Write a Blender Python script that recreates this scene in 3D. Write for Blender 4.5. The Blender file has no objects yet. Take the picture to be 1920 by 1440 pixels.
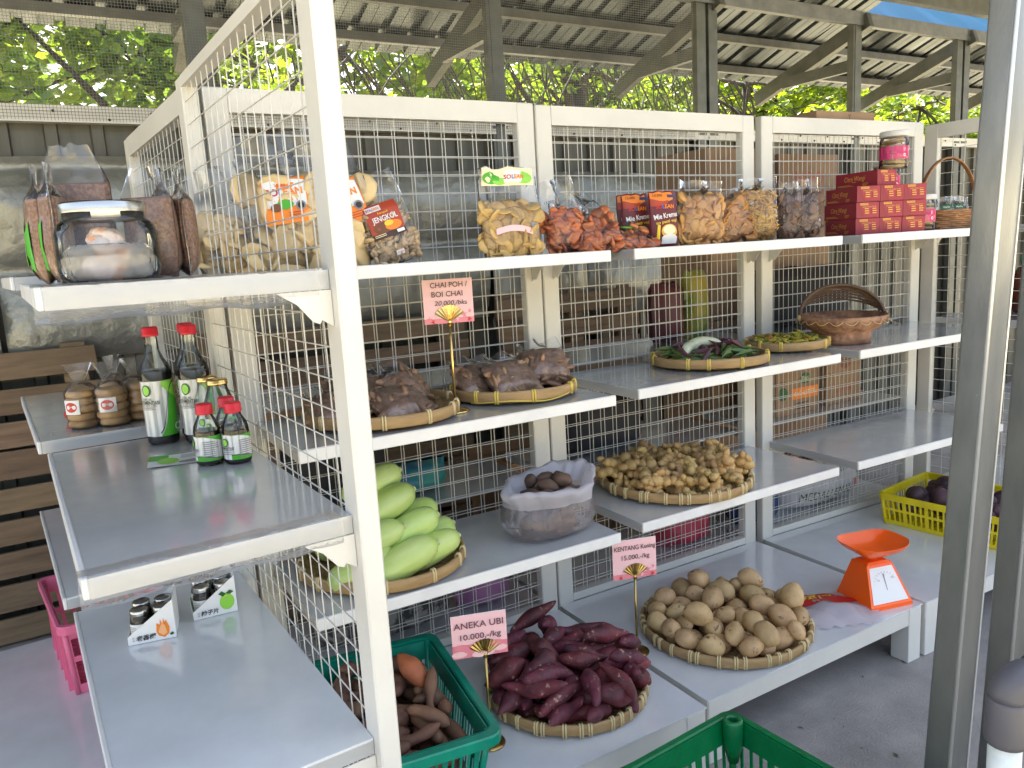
import bpy, bmesh, math, random
import numpy as np
from mathutils import Vector, Matrix, Euler
S = bpy.context.scene
COL = S.collection
rad = math.radians
# ------------------------------------------------------------------ camera
F_PX, YAW, PITCH, ROLL = 1455.4, rad(-29.938), rad(-9.720), rad(-3.327)
CAM = np.array([-0.410, -2.199, 1.465])
_fw = np.array([-math.sin(YAW)*math.cos(PITCH), math.cos(YAW)*math.cos(PITCH), math.sin(PITCH)])
_rt = np.array([math.cos(YAW), math.sin(YAW), 0.0]); _up = np.cross(_rt, _fw)
_r2 = math.cos(ROLL)*_rt + math.sin(ROLL)*_up; _u2 = -math.sin(ROLL)*_rt + math.cos(ROLL)*_up
cd = bpy.data.cameras.new('camera'); cam = bpy.data.objects.new('camera', cd); COL.objects.link(cam)
cam.matrix_world = Matrix(((_r2[0], _u2[0], -_fw[0], CAM[0]), (_r2[1], _u2[1], -_fw[1], CAM[1]),
                           (_r2[2], _u2[2], -_fw[2], CAM[2]), (0, 0, 0, 1)))
cd.sensor_fit = 'HORIZONTAL'; cd.sensor_width = 36; cd.lens = F_PX/1920*36; cd.clip_start = 0.02; cd.clip_end = 500
S.camera = cam
# ------------------------------------------------------------------ world, sun, exposure
SUN_EL, SUN_AZ = rad(58), rad(25)          # azimuth measured from +Y towards +X
w = bpy.data.worlds.new("World"); S.world = w; w.use_nodes = True
nt = w.node_tree; bg = nt.nodes['Background']
sky = nt.nodes.new('ShaderNodeTexSky'); sky.sky_type = 'NISHITA'; sky.sun_disc = False
sky.sun_elevation = SUN_EL; sky.sun_rotation = SUN_AZ; sky.air_density = 1.0; sky.dust_density = 5.0; sky.ozone_density = .3
hz_ = nt.nodes.new('ShaderNodeHueSaturation'); hz_.inputs['Saturation'].default_value = .72      # thin tropical cloud pales the blue
nt.links.new(sky.outputs[0], hz_.inputs['Color']); nt.links.new(hz_.outputs[0], bg.inputs[0]); bg.inputs[1].default_value = 0.15
sl = bpy.data.lights.new('sun', 'SUN'); sl.energy = 5.0; sl.angle = rad(0.5); sl.color = (1, .93, .80)
so = bpy.data.objects.new('sun', sl); COL.objects.link(so)
sd = Vector((math.sin(SUN_AZ)*math.cos(SUN_EL), math.cos(SUN_AZ)*math.cos(SUN_EL), math.sin(SUN_EL)))
so.rotation_euler = sd.to_track_quat('Z', 'Y').to_euler(); so.location = sd*30
S.view_settings.view_transform = 'Standard'; S.view_settings.look = 'None'
S.view_settings.exposure = 2.32; S.view_settings.gamma = 1.0
S.cycles.max_bounces = 10; S.cycles.diffuse_bounces = 5; S.cycles.glossy_bounces = 4
S.cycles.transparent_max_bounces = 24; S.cycles.transmission_bounces = 8
S.cycles.caustics_reflective = False; S.cycles.caustics_refractive = False
S.cycles.use_denoising = True; S.cycles.sample_clamp_indirect = 6

# ------------------------------------------------------------------ helpers: placing
def ray(u, v): return _fw + _r2*(u-960)/F_PX - _u2*(v-720)/F_PX
def onz(u, v, z): d = ray(u, v); return Vector(CAM + d*(z-CAM[2])/d[2])
def ony(u, v, y): d = ray(u, v); return Vector(CAM + d*(y-CAM[1])/d[1])
def onx(u, v, x): d = ray(u, v); return Vector(CAM + d*(x-CAM[0])/d[0])
# ------------------------------------------------------------------ helpers: materials
_mats = {}
def srgb(r, g, b):
    f = lambda c: c/12.92/255 if c <= 10 else ((c/255+.055)/1.055)**2.4
    return (f(r), f(g), f(b))
def mat(name, col, rough=.5, metal=0., col2=None, nscale=8., nrange=(.35, .65), bump=0., bscale=40., spec=.5,
        coat=0., trans=0., rvar=0., specks=None, per_obj=0., emis=None, bdist=.004, island=0., sss=0., stretch=None, alpha=1., tex='Object'):
    if name in _mats: return _mats[name]
    m = bpy.data.materials.new(name); m.use_nodes = True; n = m.node_tree.nodes; l = m.node_tree.links
    p = n['Principled BSDF']; p.inputs['Roughness'].default_value = rough; p.inputs['Metallic'].default_value = metal
    p.inputs['Specular IOR Level'].default_value = spec; p.inputs['Coat Weight'].default_value = coat
    p.inputs['Coat Roughness'].default_value = .08
    p.inputs['Base Color'].default_value = (*col, 1)
    if trans: p.inputs['Transmission Weight'].default_value = trans
    if sss: p.inputs['Subsurface Weight'].default_value = sss; p.inputs['Subsurface Scale'].default_value = .01
    if emis: p.inputs['Emission Color'].default_value = (*emis[:3], 1); p.inputs['Emission Strength'].default_value = emis[3]
    tc = n.new('ShaderNodeTexCoord'); src = tc.outputs[tex]
    if stretch:
        mp = n.new('ShaderNodeMapping'); mp.inputs['Scale'].default_value = stretch; l.new(src, mp.inputs[0]); src = mp.outputs[0]
    out = None
    if col2 is not None:
        nz = n.new('ShaderNodeTexNoise'); nz.inputs['Scale'].default_value = nscale; nz.inputs['Detail'].default_value = 5
        nz.inputs['Roughness'].default_value = .6; l.new(src, nz.inputs['Vector'])
        mr = n.new('ShaderNodeMapRange'); mr.inputs[1].default_value = nrange[0]; mr.inputs[2].default_value = nrange[1]
        l.new(nz.outputs[0], mr.inputs[0])
        mx = n.new('ShaderNodeMix'); mx.data_type = 'RGBA'
        mx.inputs[6].default_value = (*col, 1); mx.inputs[7].default_value = (*col2, 1)
        l.new(mr.outputs[0], mx.inputs[0]); out = mx.outputs[2]
    if per_obj or island:
        hs = n.new('ShaderNodeHueSaturation')
        if out is not None: l.new(out, hs.inputs['Color'])
        else: hs.inputs['Color'].default_value = (*col, 1)
        if per_obj: r = n.new('ShaderNodeObjectInfo').outputs['Random']; a = per_obj
        else: r = n.new('ShaderNodeNewGeometry').outputs['Random Per Island']; a = island
        m1 = n.new('ShaderNodeMapRange'); m1.inputs[3].default_value = 1-a; m1.inputs[4].default_value = 1+a
        l.new(r, m1.inputs[0]); l.new(m1.outputs[0], hs.inputs['Value'])
        mm = n.new('ShaderNodeMath'); mm.operation = 'MULTIPLY'; mm.inputs[1].default_value = 7.13; l.new(r, mm.inputs[0])
        fr = n.new('ShaderNodeMath'); fr.operation = 'FRACT'; l.new(mm.outputs[0], fr.inputs[0])
        m2 = n.new('ShaderNodeMapRange'); m2.inputs[3].default_value = .5-a*.05; m2.inputs[4].default_value = .5+a*.05
        l.new(fr.outputs[0], m2.inputs[0]); l.new(m2.outputs[0], hs.inputs['Hue']); out = hs.outputs[0]
    if out is not None: l.new(out, p.inputs['Base Color'])
    if specks:       # (colour, scale, threshold): rust, dirt or scuff marks with shapes of their own
        c3, sc3, th3 = specks; n3 = n.new('ShaderNodeTexNoise'); n3.inputs['Scale'].default_value = sc3; n3.inputs['Detail'].default_value = 7; n3.inputs['Roughness'].default_value = .75
        l.new(tc.outputs[tex], n3.inputs['Vector']); r3 = n.new('ShaderNodeMapRange'); r3.inputs[1].default_value = th3; r3.inputs[2].default_value = th3+.035; l.new(n3.outputs[0], r3.inputs[0])
        x3 = n.new('ShaderNodeMix'); x3.data_type = 'RGBA'; l.new(r3.outputs[0], x3.inputs[0]); x3.inputs[7].default_value = (*c3, 1)
        if out is not None: l.new(out, x3.inputs[6])
        else: x3.inputs[6].default_value = (*col, 1)
        out = x3.outputs[2]; l.new(out, p.inputs['Base Color'])
    if rvar:
        n4 = n.new('ShaderNodeTexNoise'); n4.inputs['Scale'].default_value = 4.5; n4.inputs['Detail'].default_value = 8; n4.inputs['Roughness'].default_value = .7; n4.inputs['Distortion'].default_value = .6
        l.new(tc.outputs[tex], n4.inputs['Vector']); r4 = n.new('ShaderNodeMapRange'); r4.inputs[1].default_value = .38; r4.inputs[2].default_value = .68; r4.inputs[3].default_value = rough; r4.inputs[4].default_value = rough+rvar
        l.new(n4.outputs[0], r4.inputs[0]); l.new(r4.outputs[0], p.inputs['Roughness']); l.new(r4.outputs[0], p.inputs['Coat Roughness'])
    if bump:
        nb = n.new('ShaderNodeTexNoise'); nb.inputs['Scale'].default_value = bscale; nb.inputs['Detail'].default_value = 4
        l.new(src, nb.inputs['Vector']); b = n.new('ShaderNodeBump'); b.inputs['Strength'].default_value = bump
        b.inputs['Distance'].default_value = bdist; l.new(nb.outputs[0], b.inputs['Height']); l.new(b.outputs[0], p.inputs['Normal'])
    if alpha < 1: p.inputs['Alpha'].default_value = alpha
    _mats[name] = m; return m
def film(name, tint=(1, 1, 1), haze=.06, shine=.5, crinkle=30., strength=.6, hcol=(.8, .8, .8), rough=.1):
    if name in _mats: return _mats[name]
    m = bpy.data.materials.new(name); m.use_nodes = True; n = m.node_tree.nodes; l = m.node_tree.links
    n.remove(n['Principled BSDF']); o = n['Material Output']
    tr = n.new('ShaderNodeBsdfTransparent'); tr.inputs[0].default_value = (*tint, 1)
    gl = n.new('ShaderNodeBsdfGlossy'); gl.inputs['Roughness'].default_value = rough
    df = n.new('ShaderNodeBsdfDiffuse'); df.inputs[0].default_value = (*hcol, 1)
    tl = n.new('ShaderNodeBsdfTranslucent'); tl.inputs[0].default_value = (*hcol, 1)
    ad = n.new('ShaderNodeMixShader'); ad.inputs[0].default_value = .5; l.new(df.outputs[0], ad.inputs[1]); l.new(tl.outputs[0], ad.inputs[2])
    tc = n.new('ShaderNodeTexCoord')
    vo = n.new('ShaderNodeTexVoronoi'); vo.inputs['Scale'].default_value = crinkle; vo.feature = 'F1'
    nz = n.new('ShaderNodeTexNoise'); nz.inputs['Scale'].default_value = crinkle*.5; nz.inputs['Detail'].default_value = 3
    l.new(tc.outputs['Object'], nz.inputs['Vector']); l.new(nz.outputs['Color'], vo.inputs['Vector'])
    mxv = n.new('ShaderNodeMix'); mxv.data_type = 'VECTOR'; mxv.inputs[0].default_value = .12
    l.new(tc.outputs['Object'], mxv.inputs[4]); l.new(nz.outputs['Color'], mxv.inputs[5]); l.new(mxv.outputs[1], vo.inputs['Vector'])
    b = n.new('ShaderNodeBump'); b.inputs['Strength'].default_value = strength; b.inputs['Distance'].default_value = .006
    l.new(vo.outputs['Distance'], b.inputs['Height']); l.new(b.outputs[0], gl.inputs['Normal'])
    fr = n.new('ShaderNodeFresnel'); fr.inputs[0].default_value = 1.33; l.new(b.outputs[0], fr.inputs['Normal'])
    sh = n.new('ShaderNodeMath'); sh.operation = 'MULTIPLY_ADD'; sh.inputs[1].default_value = shine; sh.inputs[2].default_value = .02; sh.use_clamp = True
    l.new(fr.outputs[0], sh.inputs[0])
    m1 = n.new('ShaderNodeMixShader'); m1.inputs[0].default_value = haze; l.new(tr.outputs[0], m1.inputs[1]); l.new(ad.outputs[0], m1.inputs[2])
    m2 = n.new('ShaderNodeMixShader'); l.new(sh.outputs[0], m2.inputs[0]); l.new(m1.outputs[0], m2.inputs[1]); l.new(gl.outputs[0], m2.inputs[2])
    l.new(m2.outputs[0], o.inputs[0]); _mats[name] = m; return m
def leaf_mat(name, c1, c2, trans=.5, tcol=None):
    if name in _mats: return _mats[name]
    m = bpy.data.materials.new(name); m.use_nodes = True; n = m.node_tree.nodes; l = m.node_tree.links
    n.remove(n['Principled BSDF']); o = n['Material Output']
    g = n.new('ShaderNodeNewGeometry'); mx = n.new('ShaderNodeMix'); mx.data_type = 'RGBA'
    mx.inputs[6].default_value = (*c1, 1); mx.inputs[7].default_value = (*c2, 1); l.new(g.outputs['Random Per Island'], mx.inputs[0])
    d = n.new('ShaderNodeBsdfDiffuse'); l.new(mx.outputs[2], d.inputs[0])
    t = n.new('ShaderNodeBsdfTranslucent'); hs = n.new('ShaderNodeHueSaturation'); hs.inputs['Value'].default_value = 1.9
    hs.inputs['Hue'].default_value = .47; hs.inputs['Saturation'].default_value = 1.1
    l.new(mx.outputs[2], hs.inputs['Color']); l.new(hs.outputs[0], t.inputs[0])
    gl = n.new('ShaderNodeBsdfGlossy'); gl.inputs['Roughness'].default_value = .35
    a = n.new('ShaderNodeMixShader'); a.inputs[0].default_value = trans; l.new(d.outputs[0], a.inputs[1]); l.new(t.outputs[0], a.inputs[2])
    b = n.new('ShaderNodeMixShader'); b.inputs[0].default_value = .05; l.new(a.outputs[0], b.inputs[1]); l.new(gl.outputs[0], b.inputs[2])
    l.new(b.outputs[0], o.inputs[0]); _mats[name] = m; return m
# ------------------------------------------------------------------ helpers: meshes
I4 = Matrix.Identity(4)
def TR(x=0, y=0, z=0, rx=0, ry=0, rz=0, s=1):
    m = Matrix.Translation((x, y, z)) @ Euler((rx, ry, rz)).to_matrix().to_4x4()
    return m @ (Matrix.Diagonal((*s, 1)) if hasattr(s, '__len__') else Matrix.Scale(s, 4))
class MB:
    def __init__(s): s.v = []; s.f = []; s.m = []; s.sm = []
    def add(s, vs, fs, m=0, smooth=False, X=None):
        o = len(s.v)
        s.v += [tuple(X @ Vector(p)) for p in vs] if X is not None else [tuple(p) for p in vs]
        s.f += [tuple(i+o for i in f) for f in fs]; s.m += [m]*len(fs); s.sm += [smooth]*len(fs); return s
    def box(s, x0, y0, z0, x1, y1, z1, m=0, X=None, c=0.):
        if c <= 0:
            v = [(x0, y0, z0), (x1, y0, z0), (x1, y1, z0), (x0, y1, z0), (x0, y0, z1), (x1, y0, z1), (x1, y1, z1), (x0, y1, z1)]
            return s.add(v, [(3, 2, 1, 0), (4, 5, 6, 7), (0, 1, 5, 4), (1, 2, 6, 5), (2, 3, 7, 6), (3, 0, 4, 7)], m, False, X)
        c = min(c, (x1-x0)*.45, (y1-y0)*.45, (z1-z0)*.45); v = []; ix = {}
        for i, (X0, sx) in enumerate(((x0, 1), (x1, -1))):
            for j, (Y0, sy) in enumerate(((y0, 1), (y1, -1))):
                for k, (Z0, sz) in enumerate(((z0, 1), (z1, -1))):
                    for a in range(3):
                        ix[i, j, k, a] = len(v)
                        v.append((X0+(0 if a == 0 else c*sx), Y0+(0 if a == 1 else c*sy), Z0+(0 if a == 2 else c*sz)))
        f = []
        for a in range(3):
            b, d = [(1, 2), (2, 0), (0, 1)][a]
            for e in (0, 1):
                q = []
                for (p, r) in ((0, 0), (1, 0), (1, 1), (0, 1)):
                    t = [0, 0, 0]; t[a] = e; t[b] = p; t[d] = r; q.append(ix[(*t, a)])
                f.append(tuple(q if e else q[::-1]))
        for a in range(3):
            b, d = [(1, 2), (2, 0), (0, 1)][a]
            for p in (0, 1):
                for r in (0, 1):
                    t0 = [0, 0, 0]; t0[a] = 0; t0[b] = p; t0[d] = r; t1 = list(t0); t1[a] = 1
                    q = [ix[(*t0, b)], ix[(*t1, b)], ix[(*t1, d)], ix[(*t0, d)]]
                    f.append(tuple(q if (p+r) % 2 == 1 else q[::-1]))
        for i in (0, 1):
            for j in (0, 1):
                for k in (0, 1):
                    q = [ix[i, j, k, 0], ix[i, j, k, 1], ix[i, j, k, 2]]; f.append(tuple(q if (i+j+k) % 2 == 1 else q[::-1]))
        return s.add(v, f, m, False, X)
    def tube(s, pts, r, seg=8, m=0, X=None, closed=False, smooth=True, caps=True):
        pts = [Vector(p) for p in pts]; n = len(pts); rr = r if hasattr(r, '__len__') else [r]*n
        v = []; f = []; prev = None
        for i, p in enumerate(pts):
            if closed: t = pts[(i+1) % n]-pts[i-1]
            else: t = pts[min(i+1, n-1)]-pts[max(i-1, 0)]
            t = t.normalized() if t.length > 1e-9 else Vector((0, 0, 1))
            if prev is None:
                a = t.orthogonal().normalized()
            else:
                a = prev-t*prev.dot(t); a = a.normalized() if a.length > 1e-6 else t.orthogonal().normalized()
            prev = a; b = t.cross(a)
            for k in range(seg):
                an = 2*math.pi*k/seg; v.append(p+(a*math.cos(an)+b*math.sin(an))*rr[i])
        for i in range(n if closed else n-1):
            j = (i+1) % n
            for k in range(seg): f.append((i*seg+k, i*seg+(k+1) % seg, j*seg+(k+1) % seg, j*seg+k))
        if caps and not closed:
            f.append(tuple(range(seg))[::-1]); f.append(tuple((n-1)*seg+k for k in range(seg)))
        return s.add(v, f, m, smooth, X)
    def lathe(s, prof, seg=24, m=0, X=None, smooth=True, sq=1.0):
        v = []; f = []
        for (r, z) in prof:
            for k in range(seg):
                a = 2*math.pi*k/seg; cx, cy = math.cos(a), math.sin(a)
                if sq != 1.0:
                    q = (abs(cx)**sq+abs(cy)**sq)**(-1/sq); cx *= q; cy *= q
                v.append((cx*r, cy*r, z))
        for i in range(len(prof)-1):
            for k in range(seg): f.append((i*seg+k, i*seg+(k+1) % seg, (i+1)*seg+(k+1) % seg, (i+1)*seg+k))
        if prof[0][0] > 1e-5: f.append(tuple(range(seg))[::-1])
        if prof[-1][0] > 1e-5: f.append(tuple((len(prof)-1)*seg+k for k in range(seg)))
        return s.add(v, f, m, smooth, X)
    def prism(s, poly, h, m=0, X=None, smooth=False):      # polygon in XY, extruded along Z
        n = len(poly); v = [(x, y, 0) for x, y in poly]+[(x, y, h) for x, y in poly]
        f = [tuple(range(n))[::-1], tuple(range(n, 2*n))]+[(i, (i+1) % n, n+(i+1) % n, n+i) for i in range(n)]
        return s.add(v, f, m, smooth, X)
    def grid(s, P, m=0, X=None, smooth=True, wrap=False):   # P: 2D list of points
        R = len(P); C = len(P[0]); v = [p for row in P for p in row]; f = []
        for i in range(R-1):
            for j in range(C if wrap else C-1):
                k = (j+1) % C; f.append((i*C+j, i*C+k, (i+1)*C+k, (i+1)*C+j))
        return s.add(v, f, m, smooth, X)
    def blob(s, X=None, m=0, noise=0., rng=None, seg=12, rings=8, freq=2.5):
        rng = rng or random; ph = [rng.uniform(0, 6.28) for _ in range(6)]; v = [(0, 0, 1)]; f = []
        for i in range(1, rings):
            t = math.pi*i/rings
            for k in range(seg):
                a = 2*math.pi*k/seg; x, y, z = math.sin(t)*math.cos(a), math.sin(t)*math.sin(a), math.cos(t)
                d = 1+noise*(math.sin(freq*x+ph[0])*math.sin(freq*y+ph[1])+.6*math.sin(2*freq*z+ph[2]+x*2)*math.sin(2*freq*y+ph[3]))
                v.append((x*d, y*d, z*d))
        v.append((0, 0, -1)); n = len(v)
        for k in range(seg): f.append((0, 1+k, 1+(k+1) % seg))
        for i in range(rings-2):
            for k in range(seg):
                a = 1+i*seg+k; b = 1+i*seg+(k+1) % seg; f.append((a, a+seg, b+seg, b))
        o = 1+(rings-2)*seg
        for k in range(seg): f.append((o+(k+1) % seg, o+k, n-1))
        return s.add(v, f, m, True, X)
    def text(s, body, size, X, m=0, align='CENTER', bold=0., fit=None, shear=0.):
        vs, fs, wd = text_mesh(body, size, align, bold, shear)
        if fit and wd > 1e-6: X = X @ Matrix.Diagonal((fit/wd, 1, 1, 1))
        return s.add(vs, fs, m, False, X)
    def mesh(s, name, mats):
        me = bpy.data.meshes.new(name); me.from_pydata(s.v, [], s.f)
        for a in (mats if isinstance(mats, (list, tuple)) else [mats]): me.materials.append(a)
        me.polygons.foreach_set('material_index', s.m); me.polygons.foreach_set('use_smooth', s.sm); me.update(); return me
    def build(s, name, mats, parent=None, X=None):
        o = bpy.data.objects.new(name, s.mesh(name, mats)); COL.objects.link(o)
        if parent is not None: o.parent = parent
        if X is not None: o.matrix_basis = X
        return o
_tc = {}
def text_mesh(body, size, align, bold, shear):
    k = (body, size, align, bold, shear)
    if k in _tc: return _tc[k]
    c = bpy.data.curves.new('t', 'FONT'); c.body = body; c.size = size; c.align_x = align; c.align_y = 'CENTER'
    c.offset = bold*size; c.shear = shear; c.resolution_u = 3
    o = bpy.data.objects.new('t', c); COL.objects.link(o); dg = bpy.context.evaluated_depsgraph_get()
    me = bpy.data.meshes.new_from_object(o.evaluated_get(dg)); vs = [tuple(v.co) for v in me.vertices]; fs = [tuple(p.vertices) for p in me.polygons]
    bpy.data.objects.remove(o); bpy.data.curves.remove(c); bpy.data.meshes.remove(me)
    wd = max([v[0] for v in vs], default=0)-min([v[0] for v in vs], default=0); _tc[k] = (vs, fs, wd); return _tc[k]
def tag(o, label=None, cat=None, group=None, kind=None):
    if label: o['label'] = label
    if cat: o['category'] = cat
    if group: o['group'] = group
    if kind: o['kind'] = kind
    return o
def thing(name, label, cat, loc=(0, 0, 0), rz=0., group=None, rx=0., ry=0.):
    o = bpy.data.objects.new(name, None); COL.objects.link(o); o.empty_display_size = .05
    o.location = loc; o.rotation_euler = (rx, ry, rz); return tag(o, label, cat, group)
def kids(o): return [c for c in COL.objects if c.parent is o]
def dup(o, parent=None, label=None):
    c = o.copy(); COL.objects.link(c)
    if parent is not None: c.parent = parent
    for k in kids(o): dup(k, c)
    if label: c['label'] = label
    return c
def vnoise(x, y, z=0., seed=0.):
    return (math.sin(x*1.7+seed*3.1+1.3*math.sin(y*1.1+seed))+math.sin(y*2.3-seed*1.7+1.1*math.sin(z*1.9+x*.7))+math.sin(z*2.1+x*1.3+y*.9+seed*2.3))/3
# ================================================================== MATERIALS (setting)
WHITE = mat('white_paint', (.68, .665, .605), .36, col2=(.61, .595, .54), nscale=3, bump=.10, bscale=60, specks=((.30, .22, .14), 30, .70), rvar=.15)
WHITE2 = mat('white_rail', (.78, .77, .74), .3, col2=(.66, .655, .64), nscale=6, specks=((.35, .32, .28), 30, .70), rvar=.2)
LAM = mat('grey_laminate', (.53, .54, .53), .10, col2=(.46, .47, .46), nscale=5, bump=.25, bscale=9, bdist=.003, spec=.6, coat=1., rvar=.16, specks=((.22, .20, .17), 60, .765))
LAM2 = mat('pale_laminate', (.72, .74, .74), .12, col2=(.62, .64, .64), nscale=4, bump=.18, bscale=8, bdist=.003, spec=.6, coat=.9, rvar=.07, specks=((.26, .24, .21), 70, .78))  # lower shelves and decks; part of their stronger light is in this paler colour
WIRE = mat('wire_white', (.60, .585, .535), .38)
EDGE = mat('shelf_edge_grey', (.45, .46, .46), .4, metal=.3)
GALV = mat('galvanised', (.15, .155, .148), .40, metal=.6, col2=(.22, .225, .215), nscale=14, bump=.05, bscale=90, nrange=(.3, .7))
GALV2 = mat('galvanised_dull', (.095, .10, .088), .45, metal=.5, col2=(.14, .145, .128), nscale=9)
SHEET = mat('roof_metal', (.16, .18, .195), .26, metal=.8, col2=(.06, .068, .074), nscale=2.6, nrange=(.35, .7), bump=.12, bscale=7, stretch=(4, .7, 1))
WALLM = mat('wall_metal', (.12, .116, .092), .5, metal=.3, col2=(.08, .077, .06), nscale=2.5, stretch=(5, 1, .6))
FOIL = mat('foil', (.30, .30, .26), .38, metal=.5, col2=(.20, .20, .17), nscale=5, bump=.8, bscale=11, bdist=.02)
CONC = mat('concrete', (.36, .33, .30), .85, col2=(.22, .205, .19), nscale=4, bump=.7, bscale=140, nrange=(.32, .68), specks=((.11, .10, .09), 21, .635))
GRND = mat('yard_ground', (.46, .39, .28), .95, col2=(.36, .33, .20), nscale=.6, bump=.4, bscale=30)
WOOD = mat('pallet_wood', (.25, .17, .10), .8, col2=(.12, .078, .045), nscale=6, nrange=(.3, .75), bump=.35, bscale=30, stretch=(.6, 6, 6), per_obj=.18)
FILMC = film('clear_wrap', haze=.22, shine=.5, crinkle=26, strength=.7, rough=.3)

# ================================================================== GROUND
def flat(name, x0, y0, x1, y1, z, m, n=1):
    b = MB(); b.add([(x0, y0, z), (x1, y0, z), (x1, y1, z), (x0, y1, z)], [(0, 1, 2, 3)]); return tag(b.build(name, m), kind='structure')
flat('ground', -150, -150, 150, 150, -.03, GRND)
b = MB(); b.box(-5, -2.9, -.028, 9, 1.75, 0); tag(b.build('floor', CONC), kind='structure')

# ================================================================== SHED
shed = thing('market_shed', 'open steel frame shed with corrugated metal roof, lean-to eave and grey sheet back wall', 'shed', (0, 1.6, 0))
def at_shed(o): o.parent = shed; return o
def wbuild(mb, name, m): return mb.build(name, m, shed, Matrix.Translation((0, -1.6, 0)))
PX = [-2.7, -1.2, .27, 1.77, 3.29, 4.74, 6.06, 7.55]
def chan(mb, x0, y0, z0, x1, y1, z1, m=0): mb.box(x0, y0, z0, x1, y1, z1, m)
for i, px in enumerate(PX):
    b = MB()
    if i in (4, 6):
        b.box(px-.085, 1.555, 0, px-.012, 1.60, 2.94); b.box(px+.012, 1.552, 0, px+.085, 1.60, 2.94)
        b.box(px-.012, 1.575, 0, px+.012, 1.597, 2.94)
    else:
        b.box(px-.045, 1.55, 0, px+.045, 1.60, 2.94); b.box(px-.028, 1.546, 0, px+.028, 1.551, 2.94)
    wbuild(b, 'post', GALV2)
# rafters and braces (outside the wall plane)
for px in PX:
    b = MB(); X = TR(px, 1.6, 2.90, rx=-math.atan(.34)); b.box(.05, -.1, -.05, .095, 1.0, .05, X=X); b.box(.045, -.1, -.056, .10, 1.0, -.0505, X=X)
    wbuild(b, 'rafter', GALV2)
    b = MB(); b.box(px+.005, 1.604, 2.60, px+.045, 2.22, 2.68); wbuild(b, 'brace', GALV2)
def zl(y): return 2.765+.34*(2.62-y)
for y in (1.78, 2.12, 2.46):
    b = MB(); b.box(-3.4, y, zl(y)-.062, 9, y+.045, zl(y)-.012); wbuild(b, 'purlin', GALV)
def corr(x0, x1, ya, za, yb, zb, pitch=.19, h=.024, th=.002, step=7):
    b = MB(); xs = []; x = x0
    while x < x1:
        xs += [(x, 0), (x+pitch*.34, 0), (x+pitch*.35, .004), (x+pitch*.37, .004), (x+pitch*.38, 0), (x+pitch*.72, 0), (x+pitch*.745, h), (x+pitch*.975, h)]; x += pitch
    P = []
    for k in range(step+1):
        t = k/step; y = ya+(yb-ya)*t; z = za+(zb-za)*t
        P.append([(xx, y, z+hh+.003*math.sin(xx*2.3+k)) for xx, hh in xs])
    b.grid(P, smooth=False); return b
wbuild(corr(-3.4, 5.0, 1.42, zl(1.42), 2.66, zl(2.66)), 'roof_sheet', SHEET)
wbuild(corr(4.92, 9.0, 1.86, zl(1.86)+.007, 2.66, zl(2.66)+.007), 'roof_sheet', SHEET)
wbuild(corr(-3.6, 9.2, 1.50, 3.19, -1.62, 3.65), 'roof_sheet', SHEET)
b = MB(); b.box(-3.4, 1.54, 2.905, 9, 1.604, 2.985); b.box(-3.4, 1.535, 2.895, 9, 1.54, 2.925); wbuild(b, 'beam', GALV)
b = MB(); b.box(-3.4, 1.40, 3.045, 9, 1.46, 3.185); wbuild(b, 'beam', GALV2)
for y in (.4, -.6, -1.55):
    b = MB(); z = 3.19+.1472*(1.5-y); b.box(-3.4, y, z-.06, 9, y+.05, z-.006); wbuild(b, 'purlin', GALV2)
# wall girt + sheet wall
b = MB(); b.box(-3.4, 1.548, 2.085, 9, 1.60, 2.112, 0); b.box(-3.4, 1.556, 2.112, 9, 1.60, 2.128); b.box(-3.4, 1.546, 2.128, 9, 1.60, 2.152)
for k in range(70): b.blob(TR(-3.2+k*.17+.03*math.sin(k*5), 1.545, 2.098+.03*(k % 2), s=.006), 1, seg=6, rings=4)
wbuild(b, 'girt', [WHITE, mat('screw', (.05, .05, .05), .4, metal=.6)])
b = MB(); xs = []; x = -3.4
while x < 9: xs += [(x, 0), (x+.115, 0), (x+.122, .022), (x+.165, .022), (x+.172, 0)]; x += .172
b.grid([[(xx, 1.63-d, z) for xx, d in xs] for z in (0, .7, 1.4, 2.11)], smooth=False); wbuild(b, 'wall', WALLM)
# bird net over the opening
def net_mat():
    m = bpy.data.materials.new('net'); m.use_nodes = True; n = m.node_tree.nodes; l = m.node_tree.links
    p = n['Principled BSDF']; p.inputs['Base Color'].default_value = (.15, .15, .135, 1); p.inputs['Roughness'].default_value = .5; p.inputs['Metallic'].default_value = .4
    tc = n.new('ShaderNodeTexCoord'); sp = n.new('ShaderNodeSeparateXYZ'); l.new(tc.outputs['Object'], sp.inputs[0]); fs = []
    for i in (0, 2):
        a = n.new('ShaderNodeMath'); a.operation = 'DIVIDE'; a.inputs[1].default_value = .0125; l.new(sp.outputs[i], a.inputs[0])
        f = n.new('ShaderNodeMath'); f.operation = 'FRACT'; l.new(a.outputs[0], f.inputs[0])
        g = n.new('ShaderNodeMath'); g.operation = 'LESS_THAN'; g.inputs[1].default_value = .13; l.new(f.outputs[0], g.inputs[0]); fs.append(g)
    mx = n.new('ShaderNodeMath'); mx.operation = 'MAXIMUM'; l.new(fs[0].outputs[0], mx.inputs[0]); l.new(fs[1].outputs[0], mx.inputs[1])
    l.new(mx.outputs[0], p.inputs['Alpha']); return m
b = MB(); P = [[(x, 1.538+.006*math.sin(x*3+z*7), z) for x in np.linspace(-3.3, 3.16, 60)] for z in np.linspace(2.09, 2.93, 8)]
b.grid(P); tag(b.build('wire_net', net_mat()), 'fine square wire netting stretched across the open gap above the back wall', 'netting')
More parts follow.
